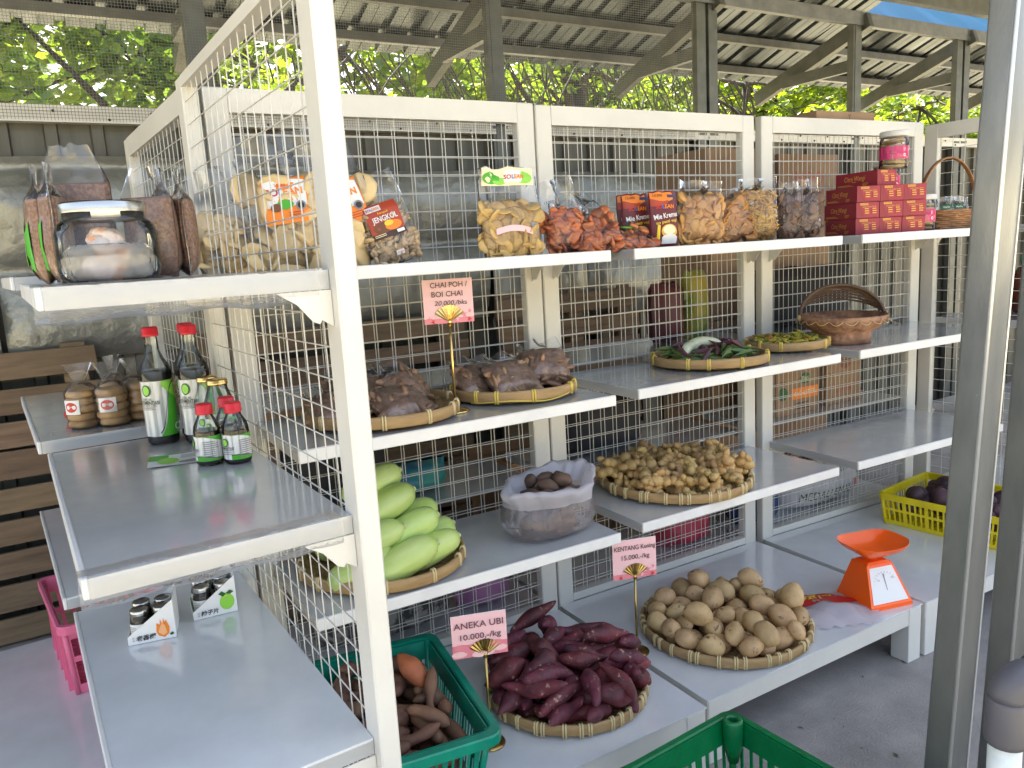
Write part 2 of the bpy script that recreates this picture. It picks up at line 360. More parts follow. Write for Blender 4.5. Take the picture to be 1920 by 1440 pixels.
# foil blanket hung along the wall
rng = random.Random(5)
def foil(x0, x1, z0, z1, seed, label):
    b = MB(); P = []
    for z in np.linspace(z0, z1, 44):
        row = []
        for x in np.linspace(x0, x1, 90):
            t = (z-z0)/(z1-z0); sag = .03*math.sin(x*2.1+seed)
            bulge = .075*abs(math.sin(t*math.pi*2.0+.3*math.sin(x*1.3+seed)))**.55
            pin = min(abs(((x-x0) % .62)-.31), 9)/.31; bulge *= (.55+.45*min(1, (1-pin)*4 if pin > .75 else 1))
            row.append((x, 1.565-bulge-.012*vnoise(x*7, z*9, 0, seed), z+sag*t))
        P.append(row)
    b.grid(P); o = b.build('insulation_foil', FOIL); tag(o, label, 'foil sheet', 'foil sheets on the wall'); return o
foil(-2.6, -.62, 1.10, 1.93, 1, 'crinkled silver insulation foil at the far left behind the glass jar')
foil(-.60, 1.62, 1.12, 1.92, 2, 'silver insulation foil wired to the wall behind the corner of the racks')
foil(1.66, 3.4, 1.05, 1.86, 3, 'silver insulation foil behind the middle wire rack')
# pallet leaning at the left
def pallet(x0, x1, y, z1, n, label, lean=.03):
    t = thing('wooden_pallet', label, 'pallet', ((x0+x1)/2, y, 0), rx=-lean); hw = (x1-x0)/2; r = random.Random(n+3)
    bh = (z1-.02)/n
    for k in range(n):
        b = MB(); z = .01+k*bh; dz = r.uniform(-.006, .006)
        b.box(-hw+r.uniform(0, .02), 0, z+dz, hw-r.uniform(0, .02), .02, z+bh*r.uniform(.74, .86)+dz, c=.002); b.build('board', WOOD, t, TR(0, 0, 0, ry=r.uniform(-.008, .008)))
    for x in (-hw+.05, 0, hw-.14):
        b = MB(); b.box(x, .021, .01, x+.09, .10, z1-.02); b.build('stringer', WOOD, t)
    return t
pallet(-1.75, -.28, 1.40, 1.22, 9, 'weathered wooden pallet standing against the wall at the far left')
pallet(.05, 1.45, 1.44, 1.2, 9, 'brown wooden pallet standing against the wall behind the first wire rack')
pallet(1.62, 2.6, 1.42, 1.25, 9, 'brown wooden pallet against the wall behind the middle wire rack')

# ================================================================== RACKS
RW, RH, RD, PWD, PTH = 1.0, 1.924, .421, .062, .036
ZL = (1.4497, 1.0385, .6221)
def mesh_panel(mb, x0, x1, z0, z1, y, sp=.0535, r=.0014, over=.02, ph=.3):
    rj = random.Random(int(x1*977+z1*131+y*5000)); J = lambda a=.0011: rj.uniform(-a, a); x = x0+sp*ph; zm = (z0+z1)/2; xm = (x0+x1)/2
    while x < x1: mb.tube([(x+J(), y, z0-over), (x+J(), y+J(.0006), (z0+zm)/2), (x+J(.0016), y+J(.0006), zm), (x+J(), y, (z1+zm)/2), (x+J(), y, z1+over)], r, 6, caps=False); x += sp
    z = z0+sp*.5
    while z < z1: mb.tube([(x0-over, y-2*r, z+J()), ((x0+xm)/2, y-2*r+J(.0005), z+J()), (xm, y-2*r+J(.0005), z+J(.0016)), ((x1+xm)/2, y-2*r, z+J()), (x1+over, y-2*r, z+J())], r, 6, caps=False); z += sp
def shelf_parts(root, x0, x1, y0, y1, z, t=.03, front=-1, lam=None, gus=True, wrap=False):
    """shelf reaching from y1 (frame) to y0 (free edge)"""
    lo, hi = min(y0, y1), max(y0, y1)
    b = MB(); b.box(x0, lo, z-.005, x1, hi, z, 0); b.box(x0, lo, z-t, x0+.003, hi, z-.005, 1); b.box(x1-.003, lo, z-t, x1, hi, z-.005, 1)
    b.box(x0+.003, hi-.003, z-t, x1-.003, hi, z-.005, 1); b.box(x0+.003, lo+.012, z-.012, x1-.003, hi-.003, z-.005, 1)
    s = b.build('shelf', [lam or LAM, EDGE], root)
    yf = y0; d = -1 if y0 < y1 else 1
    b = MB(); q = (yf, yf+d*.009) if d > 0 else (yf+d*.009, yf)
    b.box(x0-.001, q[0], z-t, x1+.001, q[1], z+.0015, c=.002); b.build('price_rail', WHITE2, s)
    if gus:
        for x in (x0-.004, x1+.001):
            b = MB(); pl = [(0, -.031), (-.085, -.031), (-.055, -.05), (-.032, -.078), (-.022, -.082), (-.018, -.076), (0, -.088)]
            k = -d
            pl = [(yy*k+y1, zz+z) for yy, zz in pl]
            v = [(x, a, c) for a, c in pl]+[(x+.003, a, c) for a, c in pl]; n = len(pl)
            b.add(v, [tuple(range(n)), tuple(range(n, 2*n))[::-1]]+[(i, (i+1) % n, n+(i+1) % n, n+i) for i in range(n)]); b.build('bracket', WHITE, s)
    return s
def rack(label, loc, rz, width=RW, levels=ZL, rear=True, deck=.734, group='white wire shop racks', lams=None, hb=.2014, double=True, H=RH, ins=.042, rail=None, depth=RD, phase=.3):
    t = thing('display_rack', label, 'shop rack', loc, rz, group)
    for x in (.001, width-PWD-.001):
        b = MB(); b.box(x, 0, 0 if deck else .02, x+PWD, PTH, H, c=.003); b.build('post', WHITE, t)
    rail = rail or PWD; b = MB(); b.box(PWD+.001, .0006, H-rail, width-PWD-.001, PTH-.0006, H-.0008); b.build('top_rail', WHITE, t)
    b = MB(); b.box(PWD+.001, .0006, hb+.002, width-PWD-.001, PTH-.0006, hb+.03); b.build('bottom_rail', WHITE, t)
    b = MB(); mesh_panel(b, PWD, width-PWD, hb+.03, H-rail, .010, ph=phase); b.build('mesh_panel', WIRE, t)
    if double:
        b = MB(); mesh_panel(b, PWD, width-PWD, hb+.03, H-rail, PTH-.004, ph=phase); b.build('mesh_panel', WIRE, t)
    for i, z in enumerate(levels):
        shelf_parts(t, ins, width-ins, -depth, -.001, z, lam=(lams[i] if lams else LAM))
    if rear:
        for z in (1.06, .68):
            shelf_parts(t, ins, width-ins, PTH+.36, PTH+.001, z, lam=LAM, gus=False)
    sides = [(-deck, -.002)]+([(PTH+.002, PTH+.42)] if rear else [])
    for y0, y1 in sides:
        b = MB(); b.box(.002, y0, hb-.005, width-.002, y1, hb, 0); b.box(.004, y0+.004, hb-.062, width-.004, y0+.03, hb-.005, 1); b.box(.004, y1-.03, hb-.062, width-.004, y1-.004, hb-.005, 1)
        b.box(.004, y0+.03, hb-.05, .03, y1-.03, hb-.005, 1); b.box(width-.03, y0+.03, hb-.05, width-.004, y1-.03, hb-.005, 1)
        d = b.build('deck', [LAM2, WHITE], t)
        for x in (.006, width-.072):
            for y in (y0+.001, y1-.068):
                b = MB(); b.box(x, y, .001, x+.066, y+.066, hb-.0055, c=.002); b.build('leg', WHITE, d)
    return t
R1 = rack('white wire rack at the back left, with a green basket on its base', (-.017, -.017, 0), -.0025, phase=.62)
R2 = rack('white wire rack in the middle of the back row, holding the ginger tray', (0, 0, 0), 0); R2.location = (1.0, 0, 0)
R3 = rack('white wire rack at the back right, with a stack of dark red boxes', (2.035, -.003, 0), -.0325)
R4 = rack('white wire rack at the far right, turned sideways behind the galvanised post', (3.235, -.95, 0), rad(90)-.0, rear=False, double=False)
R4.rotation_euler.z = rad(90)+.045; R4.location = (3.235, -.96, 0)
LL = (1.453, 1.057, .658)
RA = -rad(90)+.046
R5 = rack('tall white wire rack at the near left, its shelves reaching out to the left', (-.085, -.06, 0), RA, width=.985, levels=LL, rear=False, double=False, depth=.382, lams=(LAM, LAM, LAM2), ins=.03, rail=.026)
R6 = rack('white wire rack at the far left behind the tall bottles', (-.128, .925, 0), RA+.02, width=.965, levels=(1.47, 1.075, .672), rear=False, double=False, depth=.42, lams=(LAM, LAM, LAM2), ins=.03)
# crumpled clear plastic wrapped round the free ends of the near left shelves
def wrap(x0, x1, y0, y1, z, seed, root):
    b = MB(); P = []
    for i, s_ in enumerate(np.linspace(0, 1, 14)):
        row = []
        for x in np.linspace(x0, x1, 40):
            a = s_*5; pts = [(y1-.12, .004), (y1, .005), (y1+.008, -.012), (y1+.007, -.035), (y1-.005, -.05), (y1-.06, -.042)]
            k = min(int(a), 4); f_ = a-k; yy = pts[k][0]*(1-f_)+pts[k+1][0]*f_; zz = pts[k][1]*(1-f_)+pts[k+1][1]*f_
            n_ = vnoise(x*38, s_*9, 0, seed)*.004
            row.append((x, yy+abs(n_), z+zz+(n_ if s_ > .3 else .001)))
        P.append(row)
    b.grid(P); b.build('plastic_wrap', FILMC, root)
_sh = [o for o in COL.objects if o.parent is R5 and o.name.startswith('shelf')]
def endwrap(root, xw, z, seed):         # near end face of a shelf in rack-local axes: x = width direction
    b = MB(); P = []
    for s_ in np.linspace(0, 1, 12):
        row = []
        for y in np.linspace(-.395, -.02, 44):
            pts = [(xw-.035, .0025), (xw+.003, .003), (xw+.008, -.012), (xw+.006, -.036), (xw-.01, -.05), (xw-.07, -.036)]
            a = s_*5; k = min(int(a), 4); f_ = a-k; xx = pts[k][0]*(1-f_)+pts[k+1][0]*f_; zz = pts[k][1]*(1-f_)+pts[k+1][1]*f_
            n_ = vnoise(y*34, s_*8, 0, seed)*.004; row.append((xx+abs(n_), y, z+zz+(n_ if s_ > .3 else .0005)))
        P.append(row)
    b.grid(P); b.build('plastic_wrap', FILMC, root)
endwrap(_sh[0], .955, LL[0], 1.3); endwrap(_sh[1], .955, LL[1], 4.1)

# ================================================================== FOREGROUND POST
def fpost(label, base, top, rz, w1=.062, w2=.055):
    d = Vector(top)-Vector(base); t = thing('steel_post', label, 'post', base, group='galvanised steel posts at the right'); t.rotation_mode = 'QUATERNION'
    t.rotation_quaternion = Vector((0, 0, 1)).rotation_difference(d) @ Euler((0, 0, rz)).to_quaternion(); L = d.length
    c = .007; pl = []
    for (cx, cy, a0) in ((w1-c, w2-c, 0), (c, w2-c, 90), (c, c, 180), (w1-c, c, 270)):
        for k in range(5): a = rad(a0+k*22.5); pl.append((cx+c*math.cos(a), cy+c*math.sin(a)))
    b = MB(); b.prism(pl, L, smooth=False)
    for i, s_ in enumerate(b.f):
        if len(s_) == 4: b.sm[i] = True
    o = b.build('channel', GALVP, t)
    b = MB(); b.tube([(.0035, .0035, 0), (.0035, .0035, L)], .0046, 12); b.build('folded_edge_glint', GALV_GLINT, t); b = MB(); b.box(w1-.007, -.0016, 0, w1-.001, -.0002, L); b.build('lip', GALV_GLINT, t); return t  # corner strip added so the rolled edge carries a bright glint
GALV_GLINT = mat('galvanised_edge_glint', (.55, .56, .56), .3, metal=.6)  # paler metal: glint of the rolled edges put into the colour
GALVP = mat('galvanised_post', (.26, .27, .265), .36, metal=.35, col2=(.165, .175, .175), nscale=9, nrange=(.34, .66), bump=.12, bscale=200, stretch=(1, 1, .3), specks=((.32, .33, .33), 45, .66))

# blue tarpaulin seen through the gap between the two roofs
b = MB(); P = [[(x, 2.3+1.1*t_, 3.17+1.0*t_+.03*math.sin(x*7+t_*5)+.02*math.sin(x*17)) for x in np.linspace(4.6, 16, 110)] for t_ in np.linspace(0, 1, 12)]
b.grid(P); tag(b.build('blue_tarp', leaf_mat('tarp_blue', (.008, .05, .15), (.02, .08, .20), .5)), 'light blue tarpaulin glimpsed through the gap under the main roof at the upper right', 'tarpaulin')

# dry bits swept under the racks
rng = random.Random(77); b = MB()
for k in range(60):
    x = rng.uniform(1.0, 3.4); y = rng.uniform(-1.9, -.1); q = rng.uniform(.004, .016); b.add([(-q, 0, .001), (0, -q*.35, .003), (q, 0, .0015), (0, q*.35, .003)], [(0, 1, 2, 3)], 0, False, TR(x, y, .001, rz=rng.uniform(0, 6)))
tag(b.build('dry_litter', mat('litter', (.10, .065, .035), .8, island=.4)), kind='stuff')
# ================================================================== TREES
LEAF_D = leaf_mat('leaf_dark', (.035, .085, .015), (.10, .19, .03), .45)
LEAF_M = leaf_mat('leaf_mid', (.06, .13, .018), (.16, .26, .035), .5)
LEAF_L = leaf_mat('leaf_light', (.05, .115, .014), (.17, .25, .03), .5)
BARK = mat('bark', (.09, .07, .05), .9, col2=(.04, .032, .025), nscale=9, bump=.6, bscale=25, stretch=(2, 2, .5))
def leaves(mb, centers, n, size, rr, rng, m=0, lobes=1):
    C_ = np.array(centers); k = len(C_)
    for i in range(n):
        c = C_[rng.randrange(k)]; r = rr*(rng.random()**.5)
        a = rng.uniform(0, 6.283); zz = rng.uniform(-1, 1); q = math.sqrt(1-zz*zz)
        p = Vector((c[0]+r*q*math.cos(a), c[1]+r*q*math.sin(a), c[2]+r*zz*.75))
        s = size*rng.uniform(.6, 1.25); X = Matrix.Translation(p) @ Euler((rng.uniform(-.9, .9), rng.uniform(-.9, .9), rng.uniform(0, 6.283))).to_matrix().to_4x4()
        mb.add([(0, -.5*s, 0), (.3*s, -.15*s, .07*s), (.24*s, .22*s, .05*s), (0, .6*s, -.05*s), (-.24*s, .22*s, .05*s), (-.3*s, -.15*s, .07*s)],
               [(0, 1, 2, 3), (0, 3, 4, 5)], m, False, X)
def tree(name, label, base, h, tr, crown, rad_, nclump, nleaf, size, m, seed, lean=(0, 0), group='trees behind the shed', limb_r=.035):
    rng = random.Random(seed); t = thing(name, label, 'tree', base, group=group)
    b = MB(); top = Vector((lean[0], lean[1], h)); pts = [Vector((0, 0, -.2))]
    for k in range(1, 8): f_ = k/7; pts.append(Vector((top.x*f_+.06*math.sin(k*1.9+seed), top.y*f_+.06*math.cos(k*2.3+seed), h*f_)))
    b.tube(pts, [tr*(1-.75*k/7) for k in range(8)], 9); tips = []
    for k in range(nclump):
        a = rng.uniform(0, 6.283); r = rng.random()**.5
        tips.append((crown[0]+rad_[0]*r*math.cos(a), crown[1]+rad_[1]*r*math.sin(a), crown[2]+rad_[2]*rng.uniform(-1, 1)))
    for i, tp in enumerate(tips):
        if i % 2: continue
        s_ = pts[rng.randrange(3, 8)]; e = Vector(tp); mid = (s_+e)*.5+Vector((rng.uniform(-.2, .2), rng.uniform(-.2, .2), rng.uniform(-.1, .3)))
        L = [s_, s_*.6+mid*.4+Vector((0, 0, .05)), mid, mid*.45+e*.55, e]; b.tube(L, [limb_r, limb_r*.8, limb_r*.6, limb_r*.4, limb_r*.15], 6)
        for q in range(3):
            e2 = mid+Vector((rng.uniform(-.7, .7), rng.uniform(-.7, .7), rng.uniform(-.5, .4))); b.tube([mid, (mid+e2)*.5+Vector((0, 0, .06)), e2], [limb_r*.4, limb_r*.28, limb_r*.1], 5)
    b.build('trunk', BARK, t)
    b = MB(); leaves(b, tips, nleaf, size, .5*max(.7, min(rad_)), rng); b.build('crown', m, t); return t
tree('leafy_tree', 'broad leaved green tree with dark limbs behind the shed at the far left', (-2.1, 4.5, 0), 4.8, .14, (.6, 0, 3.1), (2.3, .9, 1.1), 60, 7500, .13, LEAF_D, 1, (.6, .2))
tree('leafy_tree', 'dark branching tree behind the shed above the first wire rack', (1.3, 4.6, 0), 4.2, .17, (.3, .3, 3.2), (2.1, .8, .9), 34, 3000, .10, LEAF_M, 2, (-.5, 0), limb_r=.055)
tree('leafy_tree', 'tree with bare drooping twigs behind the shed above the middle rack', (4.8, 5.3, 0), 4.8, .24, (.2, .2, 3.5), (2.1, .8, .9), 38, 3400, .10, LEAF_M, 3, (.3, 0), limb_r=.045)
tree('leafy_tree', 'bright yellow green bushy tree behind the shed above the right rack', (9.0, 6.8, 0), 3.8, .10, (0, 0, 3.3), (2.7, .9, .75), 48, 5600, .14, LEAF_L, 4, (.3, 0))
tree('leafy_tree', 'pale green bushy tree at the far right beyond the steel posts', (14.2, 7.2, 0), 3.7, .10, (0, 0, 3.2), (2.6, 1.2, .8), 40, 4600, .16, LEAF_L, 5, (.2, 0))
tree('leafy_tree', 'low sunlit tree behind the shed between the bare twig tree and the bright bushy one', (6.6, 7.4, 0), 4.0, .09, (0, 0, 3.4), (1.9, .9, .8), 38, 4200, .13, LEAF_L, 6, (-.2, 0))
# hanging bare twigs
rng = random.Random(11)
t = thing('hanging_vines', 'tangle of thin dark bare twigs hanging behind the eave over the middle rack', 'vines', (3.6, 4.1, 0)); b = MB()
for k in range(120):
    x = rng.uniform(-2.3, 2.6); z = rng.uniform(3.0, 3.7); y = rng.uniform(-.5, .5); sl = rng.choice((-1, 1, 1))*rng.uniform(.1, .9); L = rng.uniform(.6, 1.5); pts = []
    for i in range(6): f_ = i/5; pts.append((x+sl*L*f_+.04*math.sin(i*2+k), y+.05*math.cos(i+k), z-L*f_*.9-.15*f_*f_))
    b.tube(pts, [.008, .008, .007, .006, .004, .002], 4)
b.build('twig', BARK, t)
# far hillside of foliage that reads as one mass
rng = random.Random(21); b = MB(); cs = []
for k in range(900):
    x = rng.uniform(-8, 34); y = 10.5+rng.uniform(0, 4)+max(0, x-8)*.12; s_ = y+2.2
    cs.append((x, y, 1.465+s_*rng.uniform(.10, .40 if x < 7 else .315)))
leaves(b, cs, 46000, .26, .9, rng); tag(b.build('hillside_foliage', LEAF_L), kind='stuff')
# ================================================================== GOODS: materials
def ink(name, r, g, b, rough=.45): return mat('ink_'+name, srgb(r, g, b), rough)
K = dict(white=ink('white', 225, 225, 222), black=ink('black', 30, 26, 26), green=ink('green', 70, 165, 35), dgreen=ink('dgreen', 25, 85, 30), lgreen=ink('lgreen', 140, 205, 70),
         red=ink('red', 190, 40, 35), orange=ink('orange', 235, 130, 20), yellow=ink('yellow', 240, 200, 40), maroon=ink('maroon', 100, 24, 32), brick=ink('brick', 170, 62, 30),
         pink=ink('pink', 236, 190, 192), rose=ink('rose', 222, 130, 140), blue=ink('blue', 40, 120, 200), navy=ink('navy', 40, 45, 90), grey=ink('grey', 130, 128, 128), brown=ink('brown', 110, 66, 30),
         dbrown=ink('dbrown', 60, 34, 20), magenta=ink('magenta', 222, 45, 120), gold=ink('gold', 220, 165, 70), cream=ink('cream', 238, 222, 180), peach=ink('peach', 240, 175, 120), mauve=ink('mauve', 110, 70, 80))
GLASS = film('clear_glass', haze=.015, shine=1.0, crinkle=6, strength=.03, rough=.02, tint=(.95, .98, .95))
FILM = film('bag_film', haze=.035, shine=1.1, crinkle=30, strength=.55, rough=.16)
FILM2 = film('bag_film_soft', haze=.06, shine=1.0, crinkle=22, strength=.55, rough=.18)
MILK = film('milky_plastic', haze=.62, shine=.7, crinkle=30, strength=.7, hcol=(.78, .77, .85))
SOY = mat('soy_liquid', (.012, .007, .006), .12)
REDCAP = mat('red_cap', srgb(205, 35, 50), .4); GOLDM = mat('gold_metal', (.75, .52, .18), .25, metal=1.); BRASS = mat('brass', (.50, .36, .13), .28, metal=1., col2=(.38, .26, .09), nscale=20)
STEEL = mat('steel_lid', (.45, .45, .43), .24, metal=1.)
FILM3 = film('pickle_film', haze=.05, shine=1.5, crinkle=20, strength=.7, rough=.14)
BAMBOO = mat('bamboo', (.42, .28, .12), .55, col2=(.28, .17, .07), nscale=10, bump=.25, bscale=60, stretch=(1, 1, 5), nrange=(.3, .7))
WEAVE = mat('bamboo_weave', (.40, .27, .12), .65, col2=(.22, .13, .05), nscale=60, bump=.9, bscale=90, bdist=.006, nrange=(.4, .6))
TIE = mat('rattan_tie', (.62, .50, .26), .6); TIEY = mat('yellow_tie', (.66, .50, .10), .5)
# ------------------------------------------------------------------ flat artwork mapped on a surface
def art(mb, fn, shapes, L, d0=.0004):
    """fn(x, y, off) -> 3D point; L: list of material keys of this mesh"""
    for i, s in enumerate(shapes):
        off = d0*(i+1); m = L.index(s[-1] if s[0] != 'text' else s[5])
        if s[0] == 'rect':
            _, x0, y0, x1, y1, _m = s; n = 8
            mb.grid([[fn(x0+(x1-x0)*a/n, y0+(y1-y0)*c/n, off) for a in range(n+1)] for c in range(n+1)], m)
        elif s[0] == 'ell':
            _, cx, cy, rx, ry, _m = s; n = 20
            mb.add([fn(cx, cy, off)]+[fn(cx+rx*math.cos(6.2832*k/n), cy+ry*math.sin(6.2832*k/n), off) for k in range(n)], [(0, 1+k, 1+(k+1) % n) for k in range(n)], m)
        elif s[0] == 'poly':
            p = s[1]; cx = sum(q[0] for q in p)/len(p); cy = sum(q[1] for q in p)/len(p); n = len(p)
            mb.add([fn(cx, cy, off)]+[fn(x, y, off) for x, y in p], [(0, 1+k, 1+(k+1) % n) for k in range(n)], m)
        elif s[0] == 'band':      # between two curves: list of (x, ylow, yhigh)
            p = s[1]; mb.grid([[fn(x, lo, off) for x, lo, hi in p], [fn(x, (lo+hi)/2, off) for x, lo, hi in p], [fn(x, hi, off) for x, lo, hi in p]], m)
        elif s[0] == 'text':
            _, body, size, x, y, _m = s[:6]; o = s[6] if len(s) > 6 else {}
            vs, fs, wd = text_mesh(body, size, o.get('align', 'CENTER'), o.get('bold', 0), o.get('shear', 0))
            kx = (o['fit']/wd if wd > 1e-6 else 1) if 'fit' in o else 1; a = o.get('rot', 0); ca, sa = math.cos(a), math.sin(a)
            mb.add([fn(x+(vx*kx*ca-vy*sa), y+(vx*kx*sa+vy*ca), off) for vx, vy, vz in vs], fs, m)
    return mb
def inks(L): return [K[k] for k in L]
def shapes_keys(shapes):
    L = []
    for s in shapes:
        k = s[5] if s[0] == 'text' else s[-1]
        if k not in L: L.append(k)
    return L
def art_part(name, fn, shapes, parent, X=None):
    L = shapes_keys(shapes); b = MB(); art(b, fn, shapes, L); return b.build(name, inks(L), parent, X)
def lines(x, y0, dy, n, size, w, m, rng=None, align='LEFT'):      # lines of small unreadable print
    rng = rng or random.Random(int(abs(x*1000)+n)); out = []
    for i in range(n):
        ww = w*rng.uniform(.7, 1); x0 = x if align == 'LEFT' else x-ww/2; out.append(('rect', x0, y0-i*dy, x0+ww, y0-i*dy+size, m))
    return out
def cyl(R, z0, a0=0.):           # x runs round the cylinder, facing -Y at a0 = 0
    return lambda x, y, o: ((R+o)*math.sin(x/R+a0), -(R+o)*math.cos(x/R+a0), z0+y)
def plane(o0, ux, uy):
    o0, ux, uy = Vector(o0), Vector(ux), Vector(uy); n = ux.cross(uy).normalized()
    return lambda x, y, o: tuple(o0+ux*x+uy*y+n*o)
# ------------------------------------------------------------------ bamboo trays
def tampah(label, c, r, n_tie=26, h=.034, tie=None, rz=0., outer_ties=True):
    t = thing('bamboo_tray', label, 'bamboo tray', c, rz, 'round bamboo trays')
    b = MB(); b.lathe([(.0, .003), (r*.5, .003), (r*.80, .006), (r*.93, .016), (r*.985, h*.8), (r*.985, h), (r*1.0, h), (r*1.0, h*.75), (r*.95, .010), (r*.8, 0), (0, 0)], 56)
    b.build('woven_base', WEAVE, t)
    b = MB(); P = []
    prof = [(r*.978, h-.022), (r*.974, h+.002), (r*.985, h+.006), (r*1.012, h+.006), (r*1.022, h-.002), (r*1.018, h-.022), (r*1.006, h-.025), (r*.978, h-.022)]
    for k in range(73): a = 2*math.pi*k/72; q = 1+.006*math.sin(3*a+r*50); P.append([(p*q*math.cos(a), p*q*math.sin(a), z+.002*math.sin(2*a+r*30)) for p, z in prof])
    b.grid(P); b.build('rim', BAMBOO, t)
    tb = MB(); tb.tube([(r*.972, -.004, h-.026), (r*.968, -.004, h+.004), (r*.985, -.004, h+.0085), (r*1.012, -.004, h+.0085), (r*1.026, -.004, h), (r*1.022, -.004, h-.026)], .0028, 5)
    tb.tube([(r*.972, .003, h-.026), (r*.968, .003, h+.004), (r*.985, .003, h+.0085), (r*1.012, .003, h+.0085), (r*1.026, .003, h), (r*1.022, .003, h-.026)], .0028, 5)
    me = None
    for k in range(n_tie):
        a = 2*math.pi*(k+.3*math.sin(k*2.3))/n_tie
        if me is None: o = tb.build('lashing', tie or TIE, t); me = o.data
        else: o = bpy.data.objects.new('lashing', me); COL.objects.link(o); o.parent = t
        o.rotation_euler.z = a
    return t
# ------------------------------------------------------------------ heaps: drop pieces on a height field
class Heap:
    def __init__(s, c, r, z0, cell=.004, shape='disc', rect=None, rim=.03, rz=0.):
        s.c = Vector(c); s.r = r; s.cell = cell; s.rz = rz; w_ = r if rect is None else max(rect); s.n = int(2*w_/cell)+1; s.w = w_
        s.H = np.zeros((s.n, s.n)); s.rect = rect; g = (np.arange(s.n)-s.n//2)*cell; s.gx, s.gy = np.meshgrid(g, g, indexing='ij'); s.z0 = z0
        if rect is None:
            d = np.hypot(s.gx, s.gy); s.H[d > r*.86] = rim*.35; s.H[d > r*.95] = rim
    def drop(s, L, R, rng, yaw=None, tries=10, spread=1.0, bias=0., cx=0, cy=0, maxtilt=.6, sink=.12):
        """capsule of half length L (0 = ball) and radius R; returns (loc, yaw, tilt)"""
        best = None
        for _ in range(tries):
            y = rng.uniform(0, 2*math.pi) if yaw is None else yaw+rng.uniform(-.3, .3)
            if s.rect is None:
                rr = max(0, s.r*spread-R*.8-L*.55); a = rng.uniform(0, 6.2832); q = rng.random()**(.5+bias); px, py = cx+rr*q*math.cos(a), cy+rr*q*math.sin(a)
                if math.hypot(px, py)+R*.8 > s.r: continue
            else:
                px = rng.uniform(-1, 1)*max(0, s.rect[0]-R-L*abs(math.cos(y))); py = rng.uniform(-1, 1)*max(0, s.rect[1]-R-L*abs(math.sin(y)))
            ks = [0] if L <= 0 else [-1, -.5, 0, .5, 1]; zs = []
            for k in ks: zs.append(s.rest(px+k*L*math.cos(y), py+k*L*math.sin(y), R*(1-.28*abs(k))))
            if L > 0:
                e0, e1 = zs[0], zs[-1]; tilt = max(-maxtilt, min(maxtilt, math.atan2(e1-e0, 2*L))); zc = max(z-k*L*math.tan(tilt) for k, z in zip(ks, zs))
            else: tilt = 0; zc = zs[0]
            if best is None or zc < best[0]: best = (zc, px, py, y, tilt, ks)
        if best is None: return None
        zc, px, py, y, tilt, ks = best; zc -= R*sink
        for k in np.linspace(-1, 1, 9) if L > 0 else [0]:
            s.stamp(px+k*L*math.cos(y)*math.cos(tilt), py+k*L*math.sin(y)*math.cos(tilt), zc+k*L*math.sin(tilt), R*(1-.28*abs(k)))
        v = Vector((px, py, zc+s.z0)); v.rotate(Euler((0, 0, s.rz))); return (s.c+v, y+s.rz, tilt)
    def _win(s, px, py, R):
        i = int(round(px/s.cell))+s.n//2; j = int(round(py/s.cell))+s.n//2; k = int(R/s.cell)+1
        return slice(max(0, i-k), max(0, i+k+1)), slice(max(0, j-k), max(0, j+k+1))
    def rest(s, px, py, R):
        a, b = s._win(px, py, R); gx = s.gx[a, b]-px; gy = s.gy[a, b]-py; d2 = R*R-gx*gx-gy*gy; ok = d2 > 0
        if not ok.any(): return R
        return max(R, float((s.H[a, b][ok]+np.sqrt(d2[ok])).max()))
    def stamp(s, px, py, z, R):
        a, b = s._win(px, py, R); gx = s.gx[a, b]-px; gy = s.gy[a, b]-py; d2 = R*R-gx*gx-gy*gy; ok = d2 > 0
        if ok.any(): h = s.H[a, b]; h[ok] = np.maximum(h[ok], z+np.sqrt(d2[ok]))
def scatter(name, cat, label, group, heap, variants, n, rng, mats=None, special=None, **kw):
    """variants: list of (mesh, halfLength, radius); each dropped piece is a thing of its own"""
    out = []
    for i in range(n):
        me, L, R = variants[rng.randrange(len(variants))]; s_ = rng.uniform(.85, 1.12)
        q = heap.drop(L*s_, R*s_, rng, **kw)
        if q is None: continue
        loc, yaw, tilt = q; o = bpy.data.objects.new(name, me); COL.objects.link(o)
        o.matrix_basis = Matrix.Translation(loc) @ Euler((0, 0, yaw)).to_matrix().to_4x4() @ Euler((0, -tilt, 0)).to_matrix().to_4x4() @ Euler((rng.uniform(0, 6.28), 0, 0)).to_matrix().to_4x4() @ Matrix.Scale(s_, 4)
        tag(o, label, cat, group); out.append(o)
    return out
def spindle(L, R, rng, m, bend=.12, lump=.12, seg=12, n=14, tipr=.1, taper=.0):
    """sweet potato like body along X"""
    b = MB(); pts = []; rr = []; ph = [rng.uniform(0, 6.28) for _ in range(4)]
    for i in range(n+1):
        t = -1+2*i/n; x = t*L; pts.append((x, bend*L*(math.sin(1.6*t+ph[0])-math.sin(ph[0])), bend*L*.7*math.sin(2.1*t+ph[1])))
        e = max(0., 1-abs(t)**2.4)**.62; rr.append(max(R*tipr*(1.0 if i in (0, n) else 1.3), R*e*(1+lump*math.sin(3.1*t+ph[2])+.5*lump*math.sin(6.3*t+ph[3])-taper*t)))
    b.tube(pts, rr, seg)
    k = [rng.uniform(-1, 1) for _ in range(3)]
    v2 = []
    for (x, y, z) in b.v: d = lump*.35*R*vnoise(x/R*1.1, y/R*1.3, z/R*1.3, k[0]*9); r_ = math.hypot(y, z)+1e-6; v2.append((x, y+y/r_*d, z+z/r_*d))
    b.v = v2; return b.mesh('body', m)
def potato_mesh(a, bb, c, rng, m, noise=.10):
    b = MB(); b.blob(Matrix.Diagonal((a, bb, c, 1)), 0, noise, rng, 18, 12, 1.8); return b.mesh('body', m)
